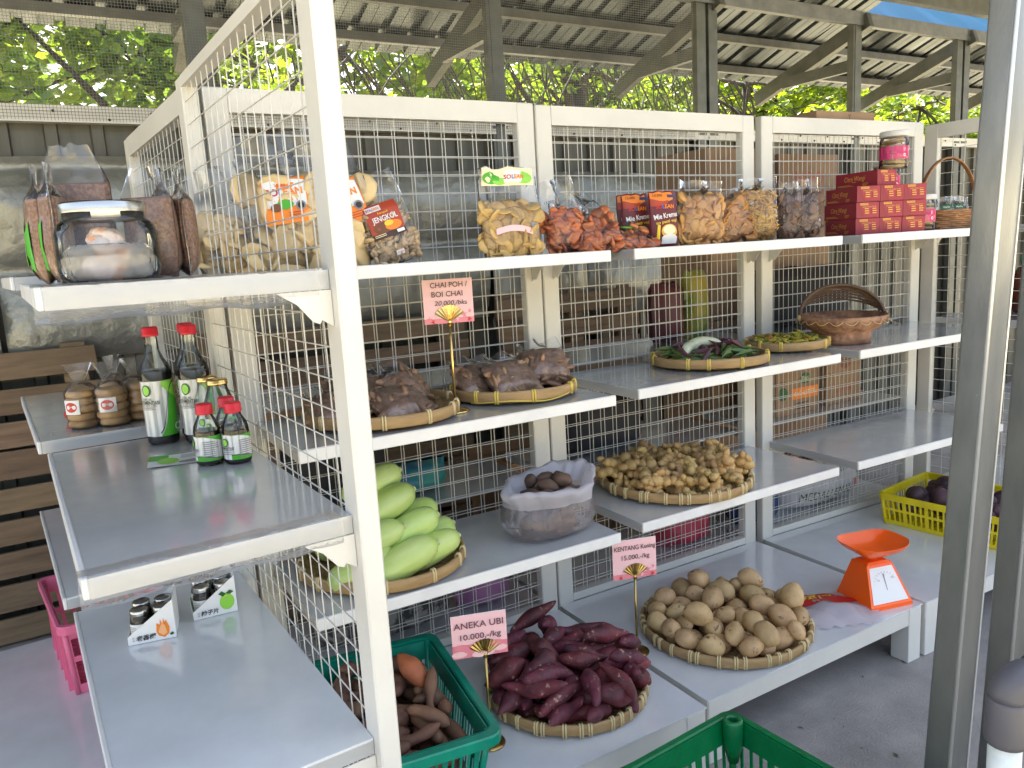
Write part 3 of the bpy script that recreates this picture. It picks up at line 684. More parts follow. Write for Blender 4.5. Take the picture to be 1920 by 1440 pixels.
# ------------------------------------------------------------------ plastic bags with contents
def bag_surface(w, h, t, fill, seed, top=1.0, ruffle=1.0):
    def fn(u, v, side, off=0.):
        bt = min(1, (max(v, 0)/.14)**.55) if v < .14 else 1.0
        if v <= fill: k = bt*(.82+.18*math.sin(v/fill*3.14))
        else: k = max(.05, .82*(1-(v-fill)/.16)**1.3) if v < fill+.16 else .05
        T = t*.5*k*max(0., 1-abs(u)**2.6)**.6
        n_ = vnoise(u*4.1, v*5.3+side*2, 0, seed)*t*.07*(1 if v < fill else 1.6)
        wf = 1-.07*max(0, .25-v)/.25 - (1-top)*max(0, (v-fill)/(1-fill+1e-6))
        x = u*w*.5*wf*(1+.02*vnoise(v*9, u, 0, seed)); rf = ruffle*max(0, v-fill)*t*.55*math.sin(u*5.5+seed*3+v*4)
        return (x, side*(T+n_*.5+off)+rf, v*h+(.02*h*vnoise(u*6, 0, 0, seed) if v > .95 else 0))
    return fn
def bag(name, label, cat, loc, rz, w, h, t, fill=.7, pieces=None, cmat=None, n=80, lean=0., roll=0., seed=1, group=None, film_m=None, art_=None, top=.9, yaw_after=0., solid=None, ruffle=1.0, cname='contents'):
    rng = random.Random(seed*77+5); o = thing(name, label, cat, loc, rz, group, rx=-lean, ry=roll); fn = bag_surface(w, h, t, fill, seed, top, ruffle)
    b = MB(); N, M_ = 20, 24; P = []
    for j in range(M_+1):
        v = j/M_; row = [fn(-1+2*i/N, v, -1) for i in range(N+1)]+[fn(1-2*i/N, v, 1) for i in range(N+1)]; P.append(row)
    b.grid(P, wrap=True); b.build('film', film_m or FILM, o)
    if pieces:
        b = MB()
        for i in range(n):
            u = rng.uniform(-.88, .88); v = fill*(.04+.95*rng.random()); T = abs(fn(u, v, -1)[1]-fn(u, v, 1)[1])*.5; q = rng.choice((-1, -1, -1, 1))*rng.uniform(.15, .78)
            x, _, z = fn(u, v, -1); y = q*max(0, T-pieces[0][2]*.6); yc = (fn(u, v, -1)[1]+fn(u, v, 1)[1])/2
            sx, sy, sz, nz = pieces[rng.randrange(len(pieces))]; e = Euler((rng.uniform(0, 6.28), rng.uniform(0, 6.28), rng.uniform(0, 6.28)))
            if sz < .35*sx and rng.random() < .6: e = Euler((math.pi/2+rng.uniform(-.7, .7), rng.uniform(-.5, .5), rng.uniform(-.6, .6)))
            s_ = rng.uniform(.8, 1.15); X = Matrix.Translation((x, y+yc, max(z, sz))) @ e.to_matrix().to_4x4()
            if nz < 0: b.box(-sx*s_, -sy*s_, -sz*s_, sx*s_, sy*s_, sz*s_, 0, X)
            else: b.blob(X @ Matrix.Diagonal((sx*s_, sy*s_, sz*s_, 1)), 0, nz, rng, 9, 6, 2.2)
        tag(b.build(cname, cmat, o), kind='stuff')
    if solid:
        b = MB(); P = []
        for j in range(17):
            v = .012+fill*.97*j/16; P.append([Vector(fn(-.96+1.92*i/N, v, -1, -.0012)) for i in range(N+1)]+[Vector(fn(.96-1.92*i/N, v, 1, -.0012)) for i in range(N+1)])
        b.grid(P, wrap=True); b.grid([[(p[0]*.0+P[-1][0][0]*0+p[0], 0, p[2]+.004) for p in P[-1][:N+1]], [tuple(p) for p in P[-1][:N+1]]]); b.grid([[tuple(p) for p in P[-1][N+1:]], [(p[0], 0, p[2]+.004) for p in P[-1][N+1:]]])
        tag(b.build(cname, solid, o), kind='stuff')
    if art_:
        for nm, (u0, v0, wu), shp in art_:       # wu: scale metres -> local
            f2 = lambda x, y, off: fn(u0+x/(w*.5), v0+y/h, -1, .0012+off)
            art_part(nm, f2, shp, o)
    return o
# ------------------------------------------------------------------ crates and baskets with slotted walls
def slot_wall(b, p00, p10, p11, p01, cols, rows, th=.003, rib=.30, band=.25, m=0):
    """wall patch p00-p10 (bottom) p01-p11 (top); rows: list of (v0, v1, open?)"""
    p00, p10, p11, p01 = map(Vector, (p00, p10, p11, p01)); n = (p10-p00).cross(p01-p00).normalized()*th
    f = lambda u, v: (p00*(1-u)+p10*u)*(1-v)+(p01*(1-u)+p11*u)*v
    def slab(u0, u1, v0, v1):
        q = [f(u0, v0), f(u1, v0), f(u1, v1), f(u0, v1)]; vs = q+[x+n for x in q]
        b.add(vs, [(3, 2, 1, 0), (4, 5, 6, 7), (0, 1, 5, 4), (1, 2, 6, 5), (2, 3, 7, 6), (3, 0, 4, 7)], m)
    for v0, v1, op in rows:
        if not op: slab(0, 1, v0, v1)
        else:
            for i in range(cols+1):
                c = i/cols; hw = rib/cols/2*(2.2 if (i % 4 == 0) else 1); slab(max(0, c-hw), min(1, c+hw), v0, v1)
def crate(label, loc, rz, w, l, h, m, taper=.9, cols=(18, 26), rows=None, name='plastic_crate', rim=.012, corner=.0, inner=True, group=None, cat='crate'):
    o = thing(name, label, cat, loc, rz, group); rows = rows or [(0, .12, 0), (.12, .46, 1), (.46, .54, 0), (.54, .80, 1), (.80, 1, 0)]
    a, c = w/2, l/2; B = [(-a*taper, -c*taper, .004), (a*taper, -c*taper, .004), (a*taper, c*taper, .004), (-a*taper, c*taper, .004)]; T = [(-a, -c, h), (a, -c, h), (a, c, h), (-a, c, h)]
    b = MB()
    for i in range(4): slot_wall(b, B[i], B[(i+1) % 4], T[(i+1) % 4], T[i], cols[i % 2], rows)
    b.build('wall', m, o)
    b = MB(); nx = 9
    b.box(-a*taper, -c*taper, 0, a*taper, c*taper, .004)
    for k in range(1, 12): y = -c*taper+2*c*taper*k/12; b.box(-a*taper, y-.002, .004, a*taper, y+.002, .009)
    b.build('floor', m, o)
    b = MB(); q = [];
    for (sx, sy, a0) in ((1, 1, 0), (-1, 1, 90), (-1, -1, 180), (1, -1, 270)):
        for k in range(6): an = rad(a0+k*18); q.append((sx*(a-.02)+(.02+rim*.5)*math.cos(an), sy*(c-.02)+(.02+rim*.5)*math.sin(an)))
    prof = [(-.005, -.016), (-.005, .002), (0, .005), (rim, .005), (rim+.003, .001), (rim+.002, -.022), (rim-.001, -.022), (rim-.001, 0), (0, 0)]
    P = []
    for (x, y) in q+q[:1]:
        d = Vector((x, y, 0)).normalized(); dx = 1 if x > 0 else -1; P.append([(x+d.x*p, y+d.y*p, h+z) for p, z in prof])
    b.grid(P, smooth=False); b.build('rim', m, o)
    for (x0, y0), (x1, y1) in zip([p[:2] for p in B], [p[:2] for p in T]):
        b = MB(); b.tube([(x0, y0, .003), (x1, y1, h)], [.008, .009], 8); b.build('corner', m, o)
    return o
# ------------------------------------------------------------------ price card on a brass stand
def stand(label, base, top_h, card_w, card_h, card_dz, shapes, rz=0., card_rz=0., metal=None, cx=0., tilt=0.):
    o = thing('price_stand', label, 'price sign', base, rz+card_rz, 'price cards on brass stands'); card_rz = 0; metal = metal or BRASS
    b = MB(); b.lathe([(0, 0), (.037, 0), (.038, .003), (.036, .006), (.02, .010), (.006, .013), (0, .013)], 28); b.build('base', metal, o)
    b = MB(); b.tube([(0, 0, .01), (0, 0, top_h)], .0036, 10); b.build('rod', metal, o)
    b = MB(); P = []; n = 18
    for k in range(n+1):
        a = rad(-58+116*k/n); y = -.0045-(.0016 if k % 2 else 0); P.append([(math.sin(a)*r, y*(1 if r > .01 else .6), top_h-.006+math.cos(a)*r) for r in (.002, .02, .040, .047 if k % 2 else .0455)])
    b.grid(P, smooth=False); b.lathe([(0, -.004), (.006, -.004), (.007, .004), (.005, .010), (0, .012)], 10, X=TR(0, 0, top_h-.008)); b.build('fan_clip', metal, o)
    L = ['white']+shapes_keys(shapes); b = MB(); b.box(-card_w/2, -.0006, 0, card_w/2, .0006, card_h, 0)
    art(b, plane((-card_w/2, -.0007, 0), (card_w, 0, 0), (0, 0, card_w)), shapes, L)
    b.build('card', inks(L), o, TR(cx, -.001, top_h+card_dz, ry=tilt, rz=card_rz)); return o
# ================================================================== FOREGROUND POSTS, PIPE, CRATE
def line_post(u0, v0, u1, v1, y, label, rz, w1, w2):
    a = ony(u0, v0, y); c = ony(u1, v1, y); d = (a-c)/(a.z-c.z); base = c-d*c.z; top = c+d*(3.55-c.z); base.z = .001
    return fpost(label, base, top, rz, w1, w2)
line_post(1911, 0, 1781, 1440, -1.35, 'galvanised steel post with mottled grey faces standing in front of the yellow crate', rad(4), .082, .056)
line_post(2014, 0, 1879, 1440, -1.33, 'galvanised steel post partly cut off by the right edge, behind the pipe handle', rad(4), .07, .056)
p = Vector(CAM+ray(1884, 1400)*.80); t = thing('pipe_handle', 'white pipe handle with a dark grey rubber elbow at the lower right', 'handle', (p.x, p.y, .001))
zt = 1.075; PVC = mat('pvc_white', (.72, .74, .74), .3, col2=(.55, .62, .6), nscale=30); RUB = mat('grey_rubber', (.075, .075, .09), .5)
zt = float((CAM+ray(1884, 1290)*.80)[2]); b = MB(); b.tube([(0, 0, 0), (0, 0, zt-.01)], .0155, 20); b.build('pipe', PVC, t)
b = MB(); b.lathe([(.0185, zt-.055), (.0195, zt-.05), (.0195, zt-.008), (.018, zt-.004)], 24); dx, dy = _rt[0], _rt[1]; pts = []
for k in range(8): a = rad(90*k/7); q = .022*(1-math.cos(a)); pts.append((dx*q, dy*q, zt-.006+.022*math.sin(a)))
pts += [(dx*.06, dy*.06, zt+.016), (dx*.16, dy*.16, zt+.016)]; b.tube(pts, [.0185]*8+[.0185, .0185], 20); b.tube([(dx*.024, dy*.024, zt+.016), (dx*.030, dy*.030, zt+.016)], .0215, 20); b.build('elbow', RUB, t)
GRC = mat('green_crate', srgb(0, 112, 60), .35, bump=.15, bscale=120, col2=srgb(0, 95, 52), nscale=12)
cr = crate('dark green slotted plastic crate on the concrete floor at the bottom of the picture', (.70, -1.235, .001), .07, .42, .58, .30, GRC, taper=.93, cols=(14, 20), rim=.016)
for sx in (-1, 1):
    for sy in (-1, 1):
        b = MB(); b.lathe([(.013, .20), (.024, .25), (.024, .308), (.021, .314), (.014, .314), (.013, .306), (.013, .2)], 20, X=TR(sx*.190, sy*.268)); b.build('corner_socket', GRC, cr)

# ================================================================== PRODUCE
rng = random.Random(42)
Z0, Z1, Z2, Z3 = .2016, ZL[0]+.0003, ZL[1]+.0003, ZL[2]+.0003
PURP = mat('purple_skin', (.17, .026, .040), .6, col2=(.07, .018, .024), nscale=16, nrange=(.36, .66), bump=.7, bscale=55, bdist=.006, per_obj=.28)
def scarred(m, col, scale, lo):      # pale scuffs with a shape of their own
    n = m.node_tree.nodes; l = m.node_tree.links; p = n['Principled BSDF']; src = p.inputs['Base Color'].links[0].from_socket
    tc = n.new('ShaderNodeTexCoord'); v = n.new('ShaderNodeTexNoise'); v.inputs['Scale'].default_value = scale; v.inputs['Detail'].default_value = 6; v.inputs['Roughness'].default_value = .7
    oi = n.new('ShaderNodeObjectInfo'); ad = n.new('ShaderNodeVectorMath'); ad.operation = 'ADD'; l.new(tc.outputs['Object'], ad.inputs[0])
    sc_ = n.new('ShaderNodeMath'); sc_.operation = 'MULTIPLY'; sc_.inputs[1].default_value = 9; l.new(oi.outputs['Random'], sc_.inputs[0]); l.new(sc_.outputs[0], ad.inputs[1]); l.new(ad.outputs[0], v.inputs['Vector'])
    mr = n.new('ShaderNodeMapRange'); mr.inputs[1].default_value = lo; mr.inputs[2].default_value = lo+.05; l.new(v.outputs[0], mr.inputs[0])
    mx = n.new('ShaderNodeMix'); mx.data_type = 'RGBA'; l.new(mr.outputs[0], mx.inputs[0]); l.new(src, mx.inputs[6]); mx.inputs[7].default_value = (*col, 1); l.new(mx.outputs[2], p.inputs['Base Color'])
scarred(PURP, (.40, .22, .16), 46, .60)
BROWN = mat('brown_skin', (.20, .095, .05), .7, col2=(.10, .05, .03), nscale=12, bump=.3, bscale=70, per_obj=.25)
ORNG = mat('orange_skin', (.42, .12, .04), .65, col2=(.26, .08, .035), nscale=12, bump=.3, bscale=70)
POT = mat('potato_skin', (.54, .36, .17), .6, col2=(.36, .225, .095), nscale=13, nrange=(.4, .72), bump=.25, bscale=90, per_obj=.14)
scarred(POT, (.16, .095, .05), 40, .595)
GING = mat('ginger_skin', (.56, .37, .14), .5, col2=(.34, .20, .075), nscale=22, nrange=(.4, .7), bump=.35, bscale=120, per_obj=.18)
GOURD = mat('gourd_skin', (.38, .52, .11), .32, col2=(.50, .62, .23), nscale=7, bump=.06, bscale=50, per_obj=.12, stretch=(.5, 2, 2))
scarred(GOURD, (.36, .40, .16), 26, .645)
GTIP = mat('gourd_tip', (.56, .60, .36), .6, col2=(.40, .44, .2), nscale=40)

TA = tampah('bamboo tray heaped with purple sweet potatoes behind the ANEKA UBI card', (.712, -.468, Z0), .225, 34)
hp = Heap((.712, -.468, 0), .222, Z0+.006)
V = [(spindle(L, R, rng, PURP, b_, .17, tipr=.13, taper=tp, n=18, seg=14), L*.82, R) for L, R, b_, tp in ((.066, .022, .14, .15), (.074, .021, .18, .05), (.060, .026, .10, .25), (.078, .023, .16, .2), (.054, .022, .14, 0), (.066, .027, .12, .3), (.050, .024, .08, .2), (.084, .019, .22, .05))]
lst = scatter('sweet_potato', 'sweet potato', 'purple skinned sweet potato in the heap on the round bamboo tray beside the green basket', 'purple sweet potatoes in the heap', hp, V, 72, rng, tries=18, spread=1.16, bias=0, sink=.24, maxtilt=.32)
top = max(lst, key=lambda o: o.matrix_basis.translation.z); top['label'] = 'purple sweet potato lying highest of all on the heap'; del top['group']

TP = tampah('bamboo tray full of yellow potatoes at the front of the middle rack base', (1.345, -.462, Z0), .268, 36)
hp = Heap((1.345, -.462, 0), .262, Z0+.006); V = []
for k in range(7): a = rng.uniform(.034, .047); V.append((potato_mesh(a, a*rng.uniform(.72, .84), a*rng.uniform(.66, .8), rng, POT), a*.3, a*.74))
lst = scatter('potato', 'potato', 'yellow brown potato in the heap on the wide bamboo tray beside the plastic bag', 'potatoes in the heap', hp, V, 68, rng, tries=16, spread=1.12, bias=0, sink=.1)

TG = tampah('bamboo tray heaped with fresh ginger on the lowest shelf of the middle rack', (1.395, -.185, Z3), .258, 36)
hp = Heap((1.395, -.185, 0), .25, Z3+.006); V = []
for k in range(9):
    b = MB(); n = rng.randrange(3, 6); x = -.028; y = 0
    for i in range(n):
        r = rng.uniform(.013, .021); b.blob(TR(x, y, rng.uniform(-.004, .004), rz=rng.uniform(0, 3), s=(r*1.25, r*.95, r*.85)), 0, .08, rng, 12, 8)
        if rng.random() < .75: a = rng.choice((-1, 1)); q = r*1.2; b.blob(TR(x+rng.uniform(-.008, .008), y+a*q, 0, rz=a*rng.uniform(.8, 1.5), s=(r*1.0, r*.62, r*.62)), 0, .08, rng, 10, 7)
        x += r*1.35; y += rng.uniform(-.012, .012)
    V.append((b.mesh('body', GING), .032, .019))
lst = scatter('ginger_root', 'ginger', 'knobbly piece of fresh ginger in the heap on the bamboo tray', 'ginger roots in the heap', hp, V, 115, rng, tries=16, spread=1.03, bias=.12, sink=.25)

# gourds
TGo = tampah('bamboo tray stacked with pale green gourds on the lowest shelf at the left', (.285, -.215, Z3), .225, 14)
GT = [MB(), MB(), MB()]; gm = []
for k, (L, R) in enumerate(((.098, .042), (.106, .044), (.090, .040))):
    b = MB(); pts = []; rr = []
    for i in range(17):
        t_ = -1+2*i/16; pts.append((t_*L, .006*math.sin(t_*2+k), 0)); e = max(0, 1-abs(t_)**4.2)**.5; rr.append(R*(max(e, .16 if t_ > 0 else .08))*(1+.05*math.sin(t_*2.4+k)-.10*max(0, t_)))
    b.tube(pts, rr, 20); b.lathe([(.0075, 0), (.0085, .004), (.007, .006), (0, .005)], 10, 1, TR(L-.002, .006*math.sin(2+k), 0, ry=rad(90)))
    gm.append(b.mesh('body', [GOURD, GTIP]))
GR = [(-.10, -.12, 0, -10), (.0, -.15, 0, -6), (.10, -.115, 0, 2), (.12, -.025, 0, 10), (.11, .07, 0, 14), (-.04, -.05, 0, 0), (.0, .05, 0, 6), (-.06, .13, 0, 10),
      (-.06, -.10, 1, -6), (.045, -.085, 1, 2), (.075, .0, 1, 10), (.05, .085, 1, 16), (-.05, .02, 1, 2), (-.005, -.035, 2, 2), (.01, .05, 2, 12), (-.01, .01, 3, 8)]
for i, (x, y, lv, a) in enumerate(GR):
    o = bpy.data.objects.new('gourd', gm[i % 3]); COL.objects.link(o); zz = Z3+.052+lv*.060
    o.location = (.285+x, -.215+y, zz); o.rotation_euler = (rng.uniform(0, 6), rad(rng.uniform(-20, -8)), rad(a+rng.uniform(-6, 6))); tag(o, 'smooth pale green gourd stacked on the bamboo tray on the lowest shelf', 'gourd', 'pale green gourds on the tray')
    if lv == 3: o['label'] = 'pale green gourd lying on top of the stack, against the wire mesh'; del o['group']

# pickled greens in plastic bags (two trays)
PICK = mat('pickle', (.36, .205, .12), .45, col2=(.20, .11, .06), nscale=16, bump=.4, bscale=40)
PICK2 = mat('pickle_tan', (.46, .29, .16), .45, col2=(.20, .11, .06), nscale=14, bump=.3, bscale=40)
T1 = tampah('bamboo tray with bags of brown pickles on the middle shelf, nearest the white post', (.315, -.225, Z2), .205, 14)
T2 = tampah('bamboo tray with yellow cord and bags of brown pickles behind the CHAI POH card', (.742, -.205, Z2), .185, 11, tie=TIEY)
b = MB(); b.tube([(.188*math.cos(a), .188*math.sin(a), .012+.004*math.sin(5*a)) for a in np.linspace(rad(200), rad(300), 20)], .0022, 6); b.build('cord', TIEY, T2)
pk = [(.030, .015, .006, .3), (.022, .02, .008, .35), (.036, .011, .006, .25)]
PMASS = mat('pickle_mass', (.46, .27, .165), .4, col2=(.26, .14, .08), nscale=26, nrange=(.40, .60), bump=1., bscale=22, bdist=.03)
def pbag(x, y, rz, w, h, t, lean, seed, label, roll=0., cm=PICK, z=Z2+.012, n=34): return bag('pickle_bag', label, 'bag', (x, y, z), rz, w, h, t, .68, pk, cm, n, lean, roll, seed, 'bags of brown pickles', FILM3, top=.8, solid=PMASS, cname='pickles')
pbag(.19, -.30, .1, .15, .17, .06, rad(62), 3, 'clear bag of brown pickles at the near left of the first tray, behind mesh')
pbag(.36, -.335, .2, .17, .18, .065, rad(66), 4, 'clear bag of dark brown pickles right of the white post, in the first tray')
pbag(.27, -.19, -.1, .17, .17, .07, rad(50), 5, 'clear bag of brown pickles at the back of the first tray, seen through the mesh')
pbag(.42, -.22, .35, .14, .16, .06, rad(40), 6, 'clear bag of brown pickles leaning at the right rim of the first tray')
pbag(.655, -.20, .0, .15, .16, .06, rad(52), 7, 'clear bag of brown pickles behind the brass rod of the CHAI POH stand')
pbag(.725, -.285, .1, .17, .17, .07, rad(50), 8, 'clear bag of tan pickled stems at the front of the second tray', cm=PICK2)
pbag(.86, -.22, -.25, .16, .17, .09, rad(40), 9, 'clear bag of large brown pickles at the right of the second tray', cm=PICK)
# okra and eggplants
T3 = tampah('bamboo tray of okra and eggplants on the middle shelf of the middle rack', (1.525, -.225, Z2), .195, 11, tie=TIEY)
OKR = mat('okra_green', (.10, .17, .035), .5, col2=(.07, .12, .03), nscale=20, bump=.2, bscale=60, per_obj=.2); OKP = mat('okra_purple', (.13, .03, .05), .5, col2=(.06, .03, .03), nscale=15, per_obj=.2)
EGW = mat('white_eggplant', (.62, .64, .46), .25, col2=(.5, .55, .34), nscale=6); EGP = mat('purple_eggplant', (.05, .012, .05), .2)
def pod(L, R, m, bend, seg=5):
    b = MB(); n = 9; b.tube([(-L+2*L*i/n, bend*L*math.sin(1.57*i/n*2), 0) for i in range(n+1)], [R*q for q in (.30, .75, 1, 1, .95, .85, .7, .5, .3, .06)], seg, smooth=False); b.tube([(-L-.012, -.002, 0), (-L, 0, 0)], [R*.35, R*.5], 6); return b.mesh('body', m)
hp = Heap((1.525, -.225, 0), .185, Z2+.006); hp.H += .022*np.clip(1-(np.hypot(hp.gx, hp.gy)/.16)**2, 0, 1)
V = [(pod(.055, .0095, OKR, .12), .05, .009), (pod(.062, .010, OKR, .2), .055, .0095), (pod(.05, .009, OKR, .05), .045, .0085)]
scatter('okra_pod', 'okra', 'green ridged okra pod lying on the tray with the eggplants', 'green okra pods', hp, V, 34, rng, spread=.9, sink=.1)
scatter('okra_pod', 'okra', 'dark purple okra pod lying on the tray with the eggplants', 'purple okra pods', hp, [(pod(.055, .0095, OKP, .15), .05, .009)], 11, rng, spread=.8, sink=.1)
def curved(L, R, m, bend, arc=1.7):
    b = MB(); n = 14; b.tube([(L*math.sin(arc*(i/n-.5))/arc*2, 0, bend*(math.cos(arc*(i/n-.5)))) for i in range(n+1)], [R*max(.16, (1-abs(2*i/n-1)**3))**.6*(1.1-.3*i/n) for i in range(n+1)], 14); return b.mesh('body', m)
for (x, y, z, rz, lab) in ((1.49, -.20, .052, .5, 'long curved white green eggplant arching over the okra at the left'), (1.555, -.185, .060, -.2, 'long white green eggplant lying across the top of the okra')):
    o = bpy.data.objects.new('eggplant', curved(.085, .019, EGW, .06)); COL.objects.link(o); o.location = (x, y, Z2+z-.045); o.rotation_euler = (rad(-25), 0, rz); tag(o, lab, 'eggplant', 'white eggplants')
b = MB(); b.blob(TR(s=(.034, .026, .026)), 0, .03, rng, 16, 10); b.lathe([(.0, .012), (.016, .008), (.018, .002), (.006, -.004), (0, -.003)], 8, 1, TR(-.03, 0, .006, ry=rad(-100)))
o = b.build('eggplant', [EGP, OKR]); o.location = (1.66, -.16, Z2+.045); tag(o, 'small round dark purple eggplant at the right rim of the okra tray', 'eggplant')
# chillies
T4 = tampah('small bamboo tray heaped with yellow green chillies beside the carved bowl', (1.965, -.185, Z2), .15, 8, tie=TIEY)
CH = [mat('chilli_yellow', (.42, .36, .03), .3, per_obj=.2), mat('chilli_green', (.18, .27, .03), .3, per_obj=.2), mat('chilli_orange', (.48, .22, .03), .3, per_obj=.15)]
def chil(m, L, R, bend): b = MB(); n = 7; b.tube([(-L+2*L*i/n, bend*L*math.sin(3*i/n), bend*L*.5*math.cos(2*i/n)) for i in range(n+1)], [R*q for q in (.6, 1, 1, .95, .8, .6, .4, .08)], 8); b.tube([(-L-.014, .003, .003), (-L, 0, 0)], [.0012, .003], 5, 1); return b.mesh('body', [m, OKR])
hp = Heap((1.965, -.185, 0), .142, Z2+.006); hp.H += .034*np.clip(1-(np.hypot(hp.gx, hp.gy)/.125)**2, 0, 1)
for m_, nm, n in ((1, 'green', 46), (0, 'yellow', 66), (2, 'orange', 10)):
    scatter('chilli', 'chilli', f'{nm} bird chilli in the heap on the small bamboo tray', f'{nm} chillies in the heap', hp, [(chil(CH[m_], .026, .0058, .2), .022, .0055), (chil(CH[m_], .021, .006, .1), .018, .0055)], n, rng, tries=8, spread=.95, bias=.2, sink=.15)
# basket of brown sweet potatoes
BX = (.165, -.50)
TEAL = mat('teal_plastic', srgb(0, 140, 112), .36, col2=srgb(0, 118, 96), nscale=14, bump=.1, bscale=90)
gb = crate('green plastic laundry style basket full of brown sweet potatoes on the left rack base', (BX[0], BX[1], Z0), -.13, .345, .47, .195, TEAL, taper=.86, cols=(17, 24), rim=.024, rows=[(0, .10, 0), (.10, .38, 1), (.38, .44, 0), (.44, .74, 1), (.74, 1, 0)], name='plastic_basket', cat='basket')
hp = Heap((BX[0], BX[1], 0), .3, Z0+.012, rect=(.152, .215), rz=-.13); hp.H[:] = .03
V = [(spindle(L, R, rng, BROWN, b_, .22, tipr=.13, taper=.15, n=18), L*.82, R) for L, R, b_ in ((.052, .018, .14), (.066, .016, .18), (.046, .019, .1), (.070, .015, .16), (.056, .020, .1))]
scatter('sweet_potato', 'sweet potato', 'brown skinned sweet potato in the heap inside the green basket', 'brown sweet potatoes in the basket', hp, V, 105, rng, tries=14, sink=.2)
q = hp.drop(.04, .024, rng, cx=.03, cy=0, tries=3)
o = bpy.data.objects.new('sweet_potato', spindle(.055, .025, rng, ORNG, .08, .1)); COL.objects.link(o); o.location = (BX[0]+.075, BX[1]+.02, q[0].z+.004); o.rotation_euler = (0, rad(35), rad(-75)); tag(o, 'orange sweet potato standing out among the brown ones in the basket', 'sweet potato')
# taro in an open plastic bag
TARO = mat('taro_skin', (.17, .10, .065), .8, col2=(.09, .055, .04), nscale=16, bump=.5, bscale=60)
t = thing('plastic_sack', 'open milky white plastic bag of brown taro roots on the lowest shelf', 'bag', (.785, -.30, Z3), .2); b = MB(); P = []
prof = [(0, .001), (.085, .003), (.122, .018), (.136, .05), (.133, .085), (.124, .110), (.126, .132), (.136, .152), (.139, .168), (.130, .176), (.118, .166), (.108, .146), (.098, .122)]
for i, (r, z) in enumerate(prof):
    row = []
    for k in range(110):
        a = 6.2832*k/110; q = 1+(.05+.06*(i > 4))*vnoise(math.cos(a)*3.2, math.sin(a)*3.2, i*.45, 2.2)+(.05 if i > 3 else .015)*vnoise(math.cos(a)*11, math.sin(a)*11, i*1.1, 4.2); zz = z+(.020*vnoise(math.cos(a)*2.6, math.sin(a)*2.6, 0, 7.7)+.006*vnoise(math.cos(a)*9, math.sin(a)*9, i*.8, 1.7) if i > 5 else 0)
        sl_ = 1+.16*vnoise(math.cos(a)*1.9, math.sin(a)*1.9, z*5, 3.3); row.append((r*1.14*q*sl_*math.cos(a)+z*.12, r*.98*q*sl_*math.sin(a)*.82, zz*(.94+.10*math.cos(a-.8)*(i > 5))))
    P.append(row)
b.grid(P[:6], wrap=True); b.build('film', film('milky_bag', haze=.26, shine=.8, crinkle=24, strength=.8, hcol=(.74, .68, .74), rough=.25), t); b = MB(); b.grid(P[5:], wrap=True); b.build('open_mouth', film('white_bag_mouth', haze=.72, shine=.35, crinkle=24, strength=.6, hcol=(.82, .80, .87), rough=.35), t)
hp = Heap((.791, -.30, 0), .098, Z3+.006, rim=0); V = [(potato_mesh(.032, .024, .022, rng, TARO, .16), .01, .023), (potato_mesh(.027, .024, .02, rng, TARO, .2), .004, .022)]
scatter('taro_root', 'taro', 'rough brown taro root inside the open plastic bag', 'taro roots in the plastic bag', hp, V, 32, rng, spread=.95, tries=16)
# yellow crate of beets
YEL = mat('yellow_plastic', srgb(226, 205, 20), .38, col2=srgb(205, 184, 15), nscale=10)
yc = crate('yellow slotted plastic crate of dark beetroots on the right rack base', (2.80, -.42, Z0), .11, .40, .52, .135, YEL, taper=.94, cols=(16, 22), rim=.010)
BEET = mat('beet_skin', (.035, .018, .024), .6, col2=(.09, .04, .05), nscale=16, bump=.3, bscale=60, per_obj=.2); hp = Heap((2.80, -.42, 0), .28, Z0+.01, rect=(.17, .23), rz=.11); hp.H[:] = .03
V = [(potato_mesh(.045, .04, .036, rng, BEET, .07), 0, .038), (potato_mesh(.036, .032, .03, rng, BEET, .1), 0, .031)]
scatter('beetroot', 'beetroot', 'dark purple black beetroot in the yellow crate', 'beetroots in the yellow crate', hp, V, 34, rng, tries=10)
# ================================================================== SCALE, PLASTIC BAG, BOWL, BASKET
ORA = mat('orange_plastic', srgb(250, 100, 15), .33, bump=.05, bscale=200); 
t = thing('kitchen_scale', 'orange plastic kitchen scale with a wide pan and white dial', 'scale', (1.905, -.615, Z0), rad(-14)); b = MB()
def frus(b, x0, y0, x1, y1, z0, X0, Y0, X1, Y1, z1, m=0): b.add([(x0, y0, z0), (x1, y0, z0), (x1, y1, z0), (x0, y1, z0), (X0, Y0, z1), (X1, Y0, z1), (X1, Y1, z1), (X0, Y1, z1)], [(3, 2, 1, 0), (4, 5, 6, 7), (0, 1, 5, 4), (1, 2, 6, 5), (2, 3, 7, 6), (3, 0, 4, 7)], m)
frus(b, -.085, -.085, .085, .085, .0, -.085, -.086, .085, .085, .012); frus(b, -.083, -.084, .083, .083, .012, -.052, -.022, .052, .052, .135); frus(b, -.048, -.020, .048, .048, .135, -.040, -.014, .040, .042, .142); o = b.build('body', ORA, t)
n0 = Vector((0, -.084, .014)); up_ = (Vector((0, -.022, .135))-n0); uy = up_.normalized()
